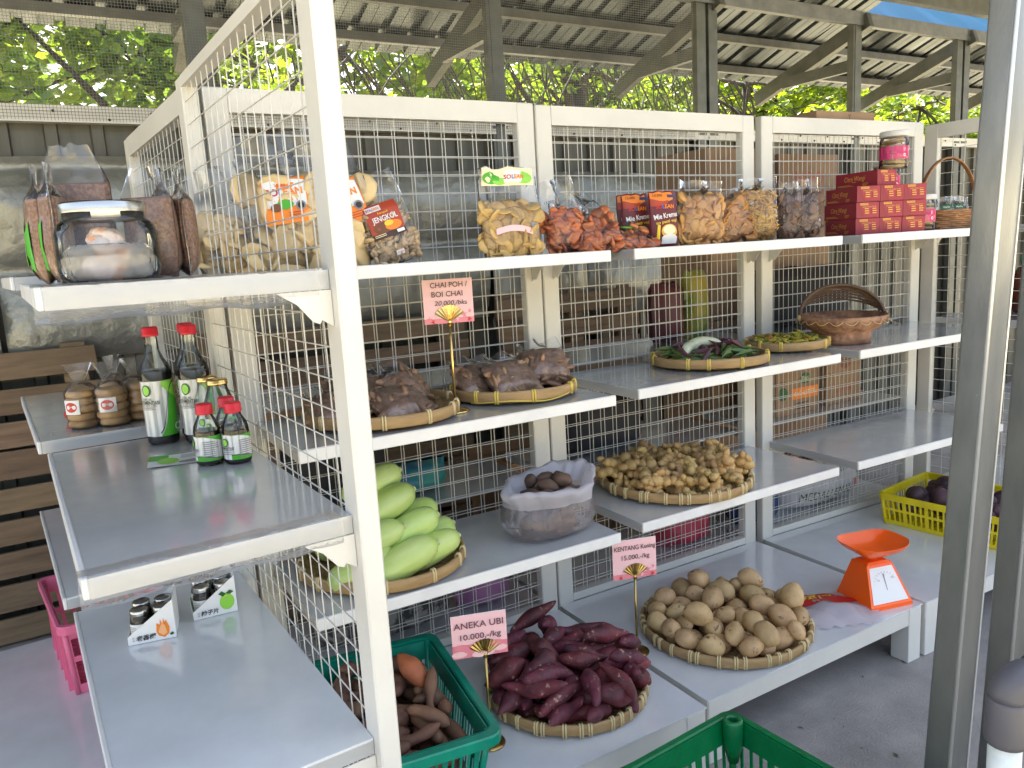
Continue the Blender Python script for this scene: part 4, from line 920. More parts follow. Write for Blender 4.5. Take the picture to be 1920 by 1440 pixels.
art_part('dial', plane(n0+uy*.008, (1, 0, 0), uy), [('poly', [(-.071, 0), (.071, 0), (.046, .118), (-.046, .118)], 'white'), ('poly', [(-.0012, .04), (.0012, .04), (.004, .095), (-.002, .095)], 'grey')]+
         [('poly', [(.052*math.cos(a)-.0008, .055+.048*math.sin(a)), (.052*math.cos(a)+.0008, .055+.048*math.sin(a)), (.045*math.cos(a)+.0008, .055+.042*math.sin(a)), (.045*math.cos(a)-.0008, .055+.042*math.sin(a))], 'grey') for a in np.linspace(.2, 2.94, 12)]+
         [('text', s_, .009, .038*math.cos(a), .055+.036*math.sin(a), 'grey') for s_, a in (('0', 1.57), ('500', .7), ('1kg', 2.5))], o)
b = MB(); b.tube([(0, .015, .142), (0, .015, .165)], [.016, .012], 14); b.build('neck', ORA, t)
b = MB(); P = []
for j in range(13):
    v = -1+2*j/12; row = []
    for i in range(17):
        u = -1+2*i/16; x = .112*u*(1-.16*v*v*v*v); y = .092*v*(1-.30*u**4); e_ = max(abs(u), abs(v)); row.append((x, y+.012, .166+.040*max(0, (e_-.45)/.55)**1.3+.006*u*u))
    P.append(row)
b.grid(P); b.grid([[(x, y, z-.003) for x, y, z in r_] for r_ in P]); e = [P[0], P[-1], [r_[0] for r_ in P], [r_[-1] for r_ in P]]
for r_ in e: b.grid([r_, [(x, y, z-.003) for x, y, z in r_]])
b.build('pan', ORA, t)
# folded plastic shopping bag with the word Ligo
_p = onz(1548, 1136, Z0+.02); t = thing('shopping_bag', 'crumpled white plastic bag with a red and yellow print lying beside the scale', 'plastic bag', (_p.x, _p.y, Z0), rad(-24)); b = MB(); Ls = ['white', 'red', 'yellow']; fnb = lambda x, y, o: (x, y, .004+.014*math.exp(-(((x+.02)/.11)**2+((y-.06)/.045)**2))+.028*math.exp(-((x/.13)**2+((y+.035)/.065)**2)*1.6)*(1+.5*vnoise(x*26, y*30, 0, 3))+.006*(1+vnoise(x*45, y*45, 1, 5))*max(0, 1-(x/.19)**2)*max(0, 1-(y/.13)**2)+o)
P = []
for j in range(29):
    y = -.12+.24*j/28; w_ = .17*(1-.3*abs(y/.12)**3)*(1+.06*math.sin(y*60)); P.append([fnb(-w_+2*w_*i/34, y*(1+.06*math.sin(i*.9)), 0) for i in range(35)])
b.grid(P); b.build('film', film('bag_white', haze=.72, shine=.7, crinkle=26, strength=.8, hcol=(.86, .80, .84)), t)
art_part('print', lambda x, y, o: fnb(x, y, .0022+o), [('band', [(x, .005+.02*(x/.13)**2, .10-.055*(x/.13)**2) for x in np.linspace(-.13, .13, 20)], 'red')], t)
art_part('lettering', lambda x, y, o: fnb(x, y, .0030+o), [('text', 'Ligo', .085, -.005, .052, 'yellow', {'rot': math.pi, 'shear': .3})], t)
# carved bowl with folded cane handle
CLAY = mat('carved_clay', (.38, .20, .11), .6, col2=(.20, .095, .05), nscale=26, bump=.8, bscale=70, bdist=.004, nrange=(.42, .58)); CANE = mat('dark_cane', (.13, .075, .04), .6, col2=(.07, .04, .025), nscale=30, stretch=(1, 1, 6))
t = thing('carved_bowl', 'brown carved footed bowl with a folded cane handle on the right rack', 'bowl', (2.225, -.235, Z2), rad(-32)); b = MB()
prof = [(0, .002), (.102, .002), (.104, .034), (.098, .040), (.135, .058), (.158, .085), (.166, .108), (.160, .110), (.150, .088), (.125, .062), (0, .056)]
b.lathe(prof, 48); o = b.build('bowl_body', CLAY, t); b = MB(); GL = mat('gold_scroll', (.55, .42, .20), .4)
for k in range(20):
    a0 = 6.2832*k/20; b.tube([((.1605+.003+.010*math.sin(q))*math.cos(a0+.30*q/3.14-.02), (.1605+.003+.010*math.sin(q))*math.sin(a0+.30*q/3.14-.02), .100-.014*math.sin(q)-.004) for q in np.linspace(0, 3.14, 8)], .0013, 5)
b.build('scroll_trim', GL, o); b = MB()
for i in range(7):
    a = rad(26+i*7); b.tube([(.162*math.cos(q), .135*math.sin(q)*math.cos(a), .105+.125*math.sin(q)*math.sin(a)+0) if True else 0 for q in np.linspace(.02, 3.12, 26)], .0042 if i < 6 else .0065, 7)
o2 = b.build('cane_handle', CANE, t, TR(0, 0, 0, rz=0)); b = MB()
for s_ in (-1, 1): b.lathe([(0, 0), (.012, 0), (.012, .004), (.005, .007), (0, .007)], 12, X=TR(s_*.165, -.0, .103, rx=rad(90) if 0 else 0, ry=rad(90)*s_))
b.build('pivot', GL, t)
# wicker basket with tall handle
WICK = mat('wicker', (.40, .20, .075), .5, col2=(.22, .10, .035), nscale=30, bump=.5, bscale=80, nrange=(.35, .65))
t = thing('wicker_basket', 'brown wicker basket with a tall arched handle on the top right shelf', 'basket', (2.90, -.235, Z1), -.25); b = MB(); P = []
for r_ in range(9):
    z = .006+r_*.0085; w_, l_ = .148+.012*r_/8, .110+.012*r_/8; pts = []
    for k in range(96):
        a = 6.2832*k/96; cx, cy = math.cos(a), math.sin(a); q = (abs(cx)**4+abs(cy)**4)**-.25; wv = 1+.022*math.sin(16*a+(r_ % 2)*math.pi); pts.append((cx*q*w_*wv, cy*q*l_*wv, z))
    b.tube(pts, .0055, 6, closed=True)
b.box(-.135, -.10, 0, .135, .10, .005); o = b.build('woven_body', WICK, t); b = MB()
for dx in (-.006, 0, .006): b.tube([((.155)*math.cos(q), dx, .06+.235*math.sin(q)) for q in np.linspace(-.12, 3.26, 34)], .0042, 7)
b.build('arched_handle', WICK, t)
HERB = mat('dried_herb', (.14, .15, .07), .8, col2=(.08, .08, .04), nscale=20)
for i, (x, y, lab) in enumerate(((2.79, -.30, 'clear packet of dried herbs with a green label, front left in the wicker basket'), (2.85, -.31, 'clear packet of dried herbs standing in the middle of the wicker basket'), (2.91, -.29, 'clear packet of dried herbs at the right in the wicker basket'), (2.80, -.22, 'clear packet of dried herbs at the back of the wicker basket'))):
    bag('herb_packet', lab, 'packet', (x, y, Z1+.008), -.4+.1*i, .085, .125, .03, .72, [(.012, .004, .003, .3)], HERB, 40, rad(8), .08*(i-1), 40+i, 'herb packets in the wicker basket', FILM2, [('label', (-.5, .45, 1), [('rect', 0, -.02, .045, .015, 'white'), ('rect', 0, .015, .045, .035, 'dgreen'), ('text', 'Herba', .012, .022, .024, 'white')])] if i < 2 else None)
# ================================================================== PRICE STANDS
LEAFS = lambda c, n, w: sum([[('poly', [(x+r*.9*math.cos(a+k*1.2566/1)*(1 if k % 1 == 0 else .5)*q, y+r*math.sin(a+k*1.2566)*q) for k, q in zip(np.arange(0, 5, .5), (1, .45)*5)], c[i % len(c)])] for i, (x, y, r, a) in enumerate(n)], [])
hand = [(.10, .09, .075, .3), (.24, .15, .06, 1.0), (.17, .04, .06, 2), (.80, .15, .08, .5), (.92, .22, .055, 1.2), (.66, .07, .05, .2), (.90, .06, .06, 2.4)]
bs = onz(925, 1392, Z0)
stand('brass stand holding the pink printed ANEKA UBI 10.000,-/kg card', (bs.x-.006, bs.y, Z0), ony(902, 1226, bs.y).z-Z0, .142, .116, -.006,
      [('rect', 0, 0, 1, .40, 'rose'), ('rect', 0, .25, 1, .81, 'pink')]+[('ell', x, y, .14, .06, k) for x, y, k in ((.12, .08, 'pink'), (.34, .14, 'rose'), (.62, .06, 'pink'), (.85, .12, 'pink'), (.48, .05, 'pink'), (.15, .21, 'rose'), (.80, .22, 'rose'))]+
      [('text', 'ANEKA UBI', .165, .5, .62, 'mauve', {'fit': .90, 'bold': .012}), ('text', '10.000,-/kg', .15, .5, .40, 'mauve', {'fit': .74, 'bold': .012})], card_rz=-.32, cx=-.012)
bs = onz(1195, 1222, Z0)
stand('brass stand holding the pink handwritten KENTANG Kuning 15.000,-/kg card', (bs.x, bs.y, Z0), ony(1194, 1077, bs.y).z-Z0, .142, .126, -.008,
      [('rect', 0, 0, 1, .88, 'pink'), ('rect', 0, 0, 1, .12, 'rose')]+LEAFS(['rose', 'pink', 'red', 'rose'], hand, 1)+
      [('text', 'KENTANG Kuning', .15, .5, .70, 'dbrown', {'fit': .94, 'bold': .006}), ('text', '15.000,-/kg', .15, .5, .49, 'dbrown', {'fit': .64, 'bold': .004})], card_rz=-.30)
bs = onz(855, 772, Z2)
stand('golden stand holding the pink handwritten CHAI POH / BOI CHAI 20.000,-/bks card', (bs.x, bs.y, Z2), ony(843, 600, bs.y).z-Z2, .135, .118, -.008,
      [('rect', 0, 0, 1, .87, 'pink'), ('rect', 0, 0, 1, .10, 'rose')]+LEAFS(['rose', 'pink', 'red', 'rose'], hand, 1)+
      [('text', 'CHAI POH /', .15, .52, .755, 'dbrown', {'fit': .74, 'bold': .004}), ('text', 'BOI CHAI', .15, .48, .575, 'dbrown', {'fit': .62, 'bold': .004}), ('text', '20.000,/bks', .13, .54, .40, 'dbrown', {'fit': .66, 'bold': .002, 'shear': .2})], card_rz=-.28, metal=GOLDM)

# ================================================================== BOTTLES
def bottle_label(R, z0, h, small=False):
    fn = cyl(R, z0, rad(-12)); W = R*2.05
    S_ = [('rect', -W, 0, W, h, 'white')]
    if not small:
        S_ += [('band', [(x, 0, h*(.5+.48*math.tanh((x/W-.30)*7))) for x in np.linspace(W*.02, W, 24)], 'green'),
               ('band', [(x, h*(.86-.5*(x/W-.25)), h) for x in np.linspace(W*.18, W, 12)], 'lgreen'),
               ('band', [(x, h*(.5+.48*math.tanh((x/W-.26)*6))-.002, h*(.5+.48*math.tanh((x/W-.26)*6))+.0025) for x in np.linspace(W*.0, W*.62, 24)], 'black'),
               ('ell', -W*.30, h*.84, .011, .014, 'dgreen'), ('ell', -W*.30, h*.84, .008, .011, 'lgreen'),
               ('text', 'JERUK', .009, -W*.30, h*.68, 'dgreen'), ('text', 'FERMENTASI', .0115, -W*.24, h*.62, 'black', {'bold': .02, 'fit': .045}), ('text', '发酵柠檬', .008, -W*.24, h*.57, 'grey'),
               ('ell', W*.55, h*.15, .009, .009, 'white'), ('ell', W*.55, h*.15, .006, .006, 'green'), ('text', 'halal', .006, W*.55, h*.06, 'white')]+lines(-W*.62, h*.53, .004, 2, .0014, .05, 'grey')+lines(-W*.85, h*.34, .0045, 8, .0016, .022, 'grey')
    else:
        S_ += [('band', [(x, h*(.86+.13*math.cos(x/W*3)), h) for x in np.linspace(-W*.2, W, 14)], 'green'), ('band', [(x, 0, h*(.10+.09*math.cos(x/W*3))) for x in np.linspace(-W*.2, W, 14)], 'green'), ('band', [(x, h*(.10+.09*math.cos(x/W*3)), h*(.13+.09*math.cos(x/W*3))) for x in np.linspace(-W*.2, W, 14)], 'black'),
               ('ell', -W*.42, h*.70, .008, .009, 'dgreen'), ('ell', -W*.42, h*.70, .006, .007, 'lgreen'), ('text', 'FERMENTASI', .0075, -W*.36, h*.47, 'black', {'bold': .02, 'fit': .030})]+lines(-W*.62, h*.38, .004, 3, .0014, .03, 'grey')+lines(W*.08, h*.78, .0042, 9, .0014, .03, 'grey')
    return fn, S_
def bottle(label, loc, rz=0, small=False, cap='red'):
    o = thing('sauce_bottle', label, 'bottle', loc, rz, 'bottles of dark sauce'); b = MB()
    if not small and cap == 'red': R, pr, lz, lh, liq, cz = .0355, [(0, .003), (.033, .001), (.0355, .008), (.0355, .172), (.033, .186), (.022, .206), (.0155, .225), (.0135, .262), (.0150, .266)], .022, .132, .178, .258
    elif small: R, pr, lz, lh, liq, cz = .0275, [(0, .002), (.025, .001), (.0275, .006), (.0275, .072), (.025, .085), (.016, .103), (.0145, .112), (.0145, .118)], .012, .052, .074, .108
    else: R, pr, lz, lh, liq, cz = .034, [(0, .002), (.032, .001), (.034, .006), (.034, .098), (.031, .112), (.022, .138), (.0205, .148), (.0205, .152)], .012, .06, .02, .146
    b.lathe(pr, 36); b.build('glass', GLASS, o)
    ins = [(max(0, r-.0018), z+.002) for r, z in pr if z < liq]; r_l = np.interp(liq, [p[1] for p in pr], [p[0] for p in pr])-.0018; b = MB(); b.lathe(ins+[(r_l, liq), (0, liq)], 36)
    if cap == 'red' : b.build('liquid', SOY, o)
    else: b.build('liquid', mat('dark_bits', (.03, .025, .02), .7), o)
    b = MB(); rc = (.0185 if not small else .0175) if cap == 'red' else .0235; hc = .022 if cap == 'red' else .013
    b.lathe([(rc-.001, cz), (rc, cz+.001), (rc, cz+.006)]+[(rc-.0005, cz+.0065), (rc-.0003, cz+hc-.003), (rc-.0025, cz+hc), (0, cz+hc)], 40); b.build('cap', REDCAP if cap == 'red' else GOLDM, o)
    fn, S_ = bottle_label(R+.0004, lz, lh, small or cap != 'red'); art_part('label', fn, S_, o); return o
zl_ = LL[1]+.0003; 
bottle('tall red capped bottle of black sauce standing alone in front of the cracker bags', (-.228, -.185, zl_))
bottle('tall red capped sauce bottle standing behind the small bottles', (-.150, -.235, zl_), .05)
bottle('tall red capped sauce bottle almost hidden behind the other tall one', (-.146, -.150, zl_), -.2)
bottle('small red capped sauce bottle on the leaflet corner, left of its twin', (-.172, -.488, zl_), -.5, True)
bottle('small red capped sauce bottle at the front right with a round green emblem', (-.120, -.517, zl_), 0., True)
bottle('small red capped sauce bottle hidden behind the front pair', (-.118, -.435, zl_), .2, True)
bottle('clear glass bottle with a gold lid just behind the small red capped bottles', (-.118, -.345, zl_), 0., False, 'gold')
bottle('clear glass bottle with a gold lid farthest back, partly covered by the other', (-.128, -.270, zl_), .3, False, 'gold')
t = thing('leaflet', 'printed white and green leaflet lying on the glossy shelf before the bottles', 'leaflet', (-.215, -.40, zl_), rad(-8)); fnl = lambda x, y, o: (x, y, .0008+.004*abs(math.sin(x*26+y*9))*abs(x)*8+o)
art_part('sheet', fnl, [('rect', -.07, -.052, .07, .052, 'white'), ('rect', -.07, .0, -.03, .052, 'green'), ('ell', -.03, -.01, .022, .03, 'lgreen'), ('ell', .02, -.03, .03, .012, 'grey'), ('rect', .035, .015, .07, .052, 'dgreen')]+lines(-.005, .03, .009, 5, .003, .06, 'grey'), t)
# ---- glass jar with steel lid
t = thing('glass_jar', 'square shouldered glass jar with a shiny steel lid on the top left shelf', 'jar', (-.332, -.885, LL[0]+.0004), 0); b = MB()
b.lathe([(0, .003), (.055, .001), (.066, .008), (.069, .02), (.069, .070), (.064, .084), (.056, .090), (.056, .100)], 48, sq=3.2); b.build('glass', GLASS, t)
b = MB(); b.lathe([(.0575, .090), (.0585, .091), (.0585, .113), (.0570, .1155), (0, .1165)], 56); b.build('lid', STEEL, t)
SACH = mat('sachet', (.85, .70, .68), .35, col2=(.82, .36, .16), nscale=26, nrange=(.50, .58), bump=.5, bscale=60); rg = random.Random(8); bb = MB()
for k in range(14): a = rg.uniform(0, 6.28); r = rg.uniform(.0, .036); bb.blob(TR(r*math.cos(a), r*math.sin(a), .014+.05*rg.random(), rx=rg.uniform(-.5, .5), rz=rg.uniform(0, 6), s=(.022, .012, .019)), 0, .25, rg, 12, 8)
tag(bb.build('sachets', SACH, t), kind='stuff'); bb = MB(); bb.lathe([(0, .004), (.052, .004), (.058, .012), (.060, .045), (.05, .055), (0, .057)], 30, sq=3); tag(bb.build('wrapper', film('sachet_wrap', haze=.38, shine=.9, crinkle=40, strength=1., hcol=(.93, .87, .87)), t), kind='stuff')
# ---- red rice packs
RICE = mat('red_rice', (.24, .11, .065), .7, col2=(.36, .20, .11), nscale=170, nrange=(.42, .58), bump=.6, bscale=240)
def rice(label, u, v, y, rz, seed, w=.115, h=.19, th=.048, lab=True, roll=0., z=LL[0]):
    p = ony(u, v, y); bag('rice_pack', label, 'packet', (p.x, y, z+.0005), rz, w, h, th, .72, None, None, 0, 0, roll, seed, 'packs of red rice', FILM2, [('label', (-.55, .22, 1), [('band', [(x, -.025+.01*math.sin(x*120), .055+.012*math.sin(x*90)) for x in np.linspace(-.01, .075, 12)], 'green'), ('rect', .0, -.01, .05, .03, 'lgreen')])] if lab else None, .55, solid=RICE, ruffle=.7)
rice('brown grain packet with green label edges, leftmost on the top left shelf', 92, 520, -.68, rad(-92), 61)
rice('brown grain packet with a green label beside the left of the glass jar', 120, 520, -.72, rad(-95), 62)
rice('dark grain packet squeezed behind the glass jar with its film sticking up', 165, 515, -.62, rad(-20), 63, h=.235, lab=False)
rice('red rice packet standing directly right of the glass jar', 292, 506, -.70, rad(-30), 64, w=.09, lab=False)
rice('red rice packet with a green label edge in the middle right of the jar', 322, 503, -.66, rad(-97), 65)
rice('red rice packet pressed against the far mesh post', 354, 500, -.64, rad(-97), 66)
# ---- cracker stacks in film (far left shelf)
CRK = mat('cracker', (.64, .40, .16), .6, col2=(.36, .20, .07), nscale=24, bump=.4, bscale=70)
def crackers(label, x, y, rz, seed, z=1.0755, lab=True):
    r = random.Random(seed); o = thing('cracker_pack', label, 'packet', (x, y, z), rz, 'packs of stacked crackers'); b = MB()
    for k in range(5): b.lathe([(0, .002), (.030, .001), (.036, .006), (.037, .012), (.033, .019), (.028, .020), (.024, .016), (0, .014)], 22, 0, TR(r.uniform(-.003, .003), r.uniform(-.003, .003), .001+k*.0195, rx=r.uniform(-.06, .06)))
    tag(b.build('crackers', CRK, o), kind='stuff'); b = MB(); P = []
    for j, (rr, zz) in enumerate(((.0, .0005), (.034, .0005), (.040, .01), (.041, .05), (.040, .095), (.030, .112), (.016, .124), (.026, .150), (.036, .168))):
        P.append([(rr*(1+.10*vnoise(math.cos(a)*3, math.sin(a)*3, j, seed))*math.cos(a), rr*(1+.1*vnoise(math.cos(a)*3, math.sin(a)*3, j+3, seed))*math.sin(a)*(1 if j < 6 else .35), zz) for a in np.linspace(0, 6.2832, 33)[:-1]])
    b.grid(P, wrap=True); b.build('film', FILM2, o)
    if lab: art_part('label', cyl(.0412, .058, rad(-30)), [('rect', -.022, -.017, .022, .02, 'white'), ('ell', 0, .002, .016, .013, 'red'), ('text', 'Kue', .009, 0, .004, 'white')], o)
crackers('film pack of stacked round crackers leftmost on the far left shelf', -.385, .085, -.2, 1); crackers('film pack of stacked crackers with a red and white label beside the tall bottle', -.318, .06, .2, 2)
crackers('film pack of stacked crackers behind the lone tall bottle', -.255, .10, .4, 3, lab=False); crackers('film pack of stacked crackers between the two tall bottles', -.185, .10, 0, 4, lab=False)
crackers('film pack of stacked crackers at the back of the far left shelf', -.30, .20, 1, 5, lab=False)
# ---- cartons of little jars
def carton(label, corner, rz, w, seed, txt, fruit):
    o = thing('display_carton', label, 'carton', corner, rz, 'white cartons of little jars'); d = .098; lo, hi = .020, .090; CARD = K['white']; b = MB()
    def tri(y, t): b.add([(0, y, .001), (w, y, .001), (w, y, hi), (0, y, lo), (0, y+t, .001), (w, y+t, .001), (w, y+t, hi), (0, y+t, lo)], [(0, 1, 2, 3), (7, 6, 5, 4), (0, 4, 5, 1), (1, 5, 6, 2), (2, 6, 7, 3), (3, 7, 4, 0)])
    tri(0, .0012); tri(d-.0012, .0012); b.box(0, .0012, .001, .0012, d-.0012, lo); b.box(w-.0012, .0012, .001, w, d-.0012, hi); b.box(.0012, .0012, .001, w-.0012, d-.0012, .0022); b.build('tray', CARD, o)
    art_part('print', plane((0, -.0004, 0), (1, 0, 0), (0, 0, 1)), fruit(w)+[('text', txt, .0135, w*.37, .013, 'black', {'bold': .02, 'shear': .15}), ('text', '蜂', .005, w*.12, .0165, 'grey'), ('text', '蜜', .005, w*.12, .0105, 'grey')], o)
    for i in range(2):
        for j in range(2):
            lx = Vector((w*.26+i*w*.47, .027+j*.045, 0)); lx.rotate(Euler((0, 0, rz))); q = thing('spice_jar', f'little dark jar with silver lid, {("near","far")[j]} {("left","right")[i]} in the {label.split(" with ")[1].split(" on ")[0]} carton', 'jar', Vector(corner)+lx+Vector((0, 0, .0024)), rz-.2, 'little jars in the white cartons')
            b = MB(); b.lathe([(0, .002), (.018, 0), (.0205, .004), (.0205, .044), (.0185, .053), (.0165, .058), (.0165, .064)], 26); b.build('glass', GLASS, q); b = MB(); b.lathe([(0, .003), (.0188, .003), (.0188, .046), (0, .047)], 20); b.build('filling', SOY, q)
            b = MB(); b.lathe([(.0185, .057), (.0192, .0585), (.0186, .060), (.0192, .062), (.0186, .064), (.0188, .068), (.0172, .0695), (0, .0695)], 30); b.build('lid', STEEL, q)
            art_part('label', cyl(.0209, .010, rad(-20)), [('rect', -.018, 0, .018, .03, 'white'), ('rect', -.036, 0, -.018, .03, 'yellow' if fruit is cit else 'lgreen')]+lines(-.012, .023, .004, 4, .0014, .02, 'grey'), q)
def cit(w): return [('poly', [(w*.60, .022), (w*.64, .012), (w*.76, .006), (w*.86, .014), (w*.88, .028), (w*.82, .046), (w*.80, .034), (w*.77, .052), (w*.74, .036), (w*.70, .050), (w*.68, .034), (w*.62, .042)], 'orange'), ('poly', [(w*.64, .020), (w*.74, .010), (w*.82, .016), (w*.79, .034), (w*.74, .040), (w*.69, .034)], 'peach'), ('poly', [(w*.86, .012), (w*.93, .016), (w*.96, .011), (w*.90, .008)], 'dgreen')]
def pom(w): return [('ell', w*.78, .030, .0165, .020, 'lgreen'), ('ell', w*.76, .033, .009, .012, 'yellow'), ('ell', w*.78, .028, .0135, .016, 'lgreen'), ('poly', [(w*.60, .052), (w*.68, .058), (w*.77, .050), (w*.70, .044)], 'dgreen'), ('poly', [(w*.77, .051), (w*.86, .058), (w*.95, .052), (w*.86, .047)], 'dgreen')]
carton('white carton with yellow citron on the lower left shelf', (-.373, -.385, LL[2]+.0004), -.19, .098, 1, '老香橼', cit)
carton('white carton with green pomelo on the lower left shelf', (-.232, -.345, LL[2]+.0004), -.06, .098, 2, '柚子片', pom)
# ---- pink crate
PNK = mat('pink_plastic', srgb(232, 118, 150), .42, col2=srgb(220, 105, 138), nscale=8)
pc = crate('tall pink slotted plastic crate on the base of the far left rack', (-.405, .62, .2016), .12, .29, .46, .235, PNK, taper=.9, cols=(8, 14), rim=.014)
for k in range(5):
    for s_ in (-1, 1):
        b = MB(); b.add([(s_*.1305, -.17+k*.085, .0), (s_*.150, -.17+k*.085, .0), (s_*.1475, -.17+k*.085, .20), (s_*.1305, -.164+k*.085, .0), (s_*.150, -.164+k*.085, .0), (s_*.1475, -.164+k*.085, .20)], [(0, 1, 2), (5, 4, 3), (0, 3, 4, 1), (1, 4, 5, 2), (2, 5, 3, 0)]); b.build('rib', PNK, pc)
b = MB(); b.blob(TR(s=(.022, .018, .018)), 0, .1); o = b.build('red_packet', K['red']); o.location = (-.41, .22, 1.0755+.017); tag(o, 'small red wrapped sweet left of the cracker packs on the far left shelf', 'sweet')
# ================================================================== TOP SHELF BAGS
CHIPW = mat('pale_cracker', (.74, .56, .28), .5, col2=(.62, .43, .19), nscale=10, bump=.3, bscale=40); JENG = mat('jengkol_chip', (.60, .45, .28), .55, col2=(.40, .27, .15), nscale=14, bump=.3, bscale=60)
TEMP = mat('tempe_chip', (.64, .43, .15), .6, col2=(.48, .29, .09), nscale=40, bump=.6, bscale=90); REDC = mat('chilli_chip', (.60, .19, .06), .5, col2=(.42, .10, .035), nscale=18, bump=.4, bscale=60)
RND = mat('round_cracker', (.66, .36, .11), .55, col2=(.52, .25, .07), nscale=16, bump=.3, bscale=50); SQR = mat('square_cracker', (.62, .32, .10), .55, col2=(.38, .17, .05), nscale=14, bump=.2, bscale=50)
YELC = mat('yellow_chip', (.68, .42, .09), .55, col2=(.44, .22, .04), nscale=18, bump=.3, bscale=60); BRNC = mat('brown_cracker', (.20, .105, .06), .5, col2=(.12, .06, .035), nscale=16, bump=.3, bscale=50)
SOL = lambda x, y, s, f=None: [('text', 'SO', s, x-s*.72, y, 'red', {'bold': .03}), ('text', 'L', s, x+s*.18, y, 'blue', {'bold': .03}), ('text', 'EAN', s, x+s*1.35, y, 'orange', {'bold': .03})]
SNK = [('rect', 0, -.035, .105, .075, 'orange'), ('band', [(x, .005, .066+.006*math.sin(x*30)) for x in np.linspace(.003, .102, 8)], 'white'), ('text', 'Snack', .012, .045, .058, 'red'),]+SOL(.04, .040, .024)+[('ell', .05, .010, .02, .012, 'green'), ('ell', .028, .004, .014, .010, 'brown'), ('ell', .086, .004, .012, .012, 'grey'), ('ell', .086, .004, .008, .008, 'black')]+lines(.055, -.012, .006, 3, .002, .04, 'brick')
U = ony
p = U(445, 465, -.16); bag('cracker_bag', 'clear bag of pale crackers leaning at the far left of the back top shelf', 'bag', (p.x, -.16, Z1), -.2, .18, .26, .075, .66, [(.034, .030, .008, .16)], CHIPW, 34, rad(4), rad(-14), 21, 'bags of pale crackers', FILM)
p = U(560, 492, -.24); bag('cracker_bag', 'large clear bag of pale crackers with an orange label, seen through the near mesh', 'bag', (p.x, -.24, Z1), -.25, .215, .335, .09, .64, [(.042, .036, .009, .14)], CHIPW, 44, rad(5), rad(-5), 22, 'bags of pale crackers', FILM, [('label', (-.50, .43, 1), SNK), ('price', (-.1, .78, 1), [('text', '15.000', .016, .03, .02, 'black')])])
p = U(668, 492, -.27); bag('cracker_bag', 'large bag of pale crackers with an orange label right of the near white post', 'bag', (p.x, -.27, Z1), -.1, .20, .32, .085, .64, [(.046, .040, .010, .12)], CHIPW, 40, rad(6), rad(-15), 23, 'bags of pale crackers', FILM, [('label', (-.35, .42, 1), SNK)])
p = U(752, 492, -.31); bag('jengkol_bag', 'clear bag of small curled chips with a brick red JENGKOL label', 'bag', (p.x, -.31, Z1), -.15, .135, .235, .06, .60, [(.014, .012, .004, .25), (.011, .013, .006, .3)], JENG, 150, rad(5), rad(-16), 24, None, FILM,
    [('label', (-.72, .30, 1), [('rect', 0, 0, .088, .088, 'brick'), ('rect', 0, 0, .088, .014, 'dbrown'), ('ell', .03, .026, .022, .014, 'brown'), ('ell', .06, .026, .022, .012, 'orange'), ('ell', .05, .034, .012, .007, 'yellow'), ('rect', .004, .070, .044, .084, 'white')]+SOL(.018, .077, .0095)+[('text', 'Kerupuk', .008, .044, .063, 'yellow'), ('text', 'JENGKOL', .019, .045, .048, 'white', {'bold': .02, 'fit': .068}), ('rect', .062, .004, .082, .012, 'white')]+lines(.004, .010, .004, 2, .0015, .03, 'cream')), ('price_tag', (-.1, .09, 1), [('rect', 0, 0, .022, .012, 'white'), ('text', '15.000', .006, .011, .006, 'magenta')])])
p = U(962, 478, -.36); bag('tempe_bag', 'clear bag of thin round chips with a picture header and a pink tie', 'bag', (p.x, -.36, Z1), -.12, .175, .235, .055, .60, [(.026, .024, .0035, .10)], TEMP, 70, rad(3), 0., 25, None, FILM,
    [('header', (-.90, .80, 1), [('rect', 0, 0, .156, .045, 'cream'), ('ell', .03, .02, .028, .016, 'green'), ('ell', .055, .012, .02, .010, 'lgreen'), ('ell', .125, .02, .028, .016, 'lgreen'), ('rect', .068, .008, .115, .038, 'white')]+SOL(.088, .022, .015)), ('tie', (-.72, .22, 1), [('band', [(x, .002+.012*math.sin(x*26), .018+.012*math.sin(x*26)) for x in np.linspace(.01, .118, 14)], 'pink')])], top=1.)
p = U(1072, 468, -.32); bag('chip_bag', 'clear bag of red chilli chips standing at the left end of the middle top shelf', 'bag', (p.x, -.30, Z1), -.2, .125, .215, .06, .56, [(.022, .018, .006, .25)], REDC, 60, rad(4), rad(-9), 26, 'bags of red chilli chips', FILM, [('price', (-.6, .66, 1), [('text', '13.000', .012, .01, .01, 'black')])])
p = U(1140, 466, -.36); bag('chip_bag', 'clear bag of red chilli chips slumped in front of the dark red pouches', 'bag', (p.x, -.35, Z1), -.25, .15, .20, .07, .60, [(.022, .016, .006, .28)], REDC, 70, rad(30), rad(-28), 27, 'bags of red chilli chips', FILM)
p = U(1205, 464, -.40); bag('chip_bag', 'clear bag of dark red chips with a green label lying flat in front', 'bag', (p.x, -.375, Z1+.002), -.05, .19, .16, .055, .66, [(.02, .016, .006, .28)], REDC, 80, rad(62), rad(0), 28, 'bags of red chilli chips', FILM, [('label', (-.2, .40, 1), [('ell', .03, .02, .032, .016, 'dgreen'), ('ell', .03, .02, .018, .008, 'lgreen')])])
p = U(1110, 466, -.25); bag('chip_bag', 'clear bag of red chilli chips lying behind the slumped one', 'bag', (p.x, -.22, Z1), .1, .17, .17, .06, .6, [(.022, .016, .006, .28)], REDC, 50, rad(20), rad(-10), 29, 'bags of red chilli chips', FILM)
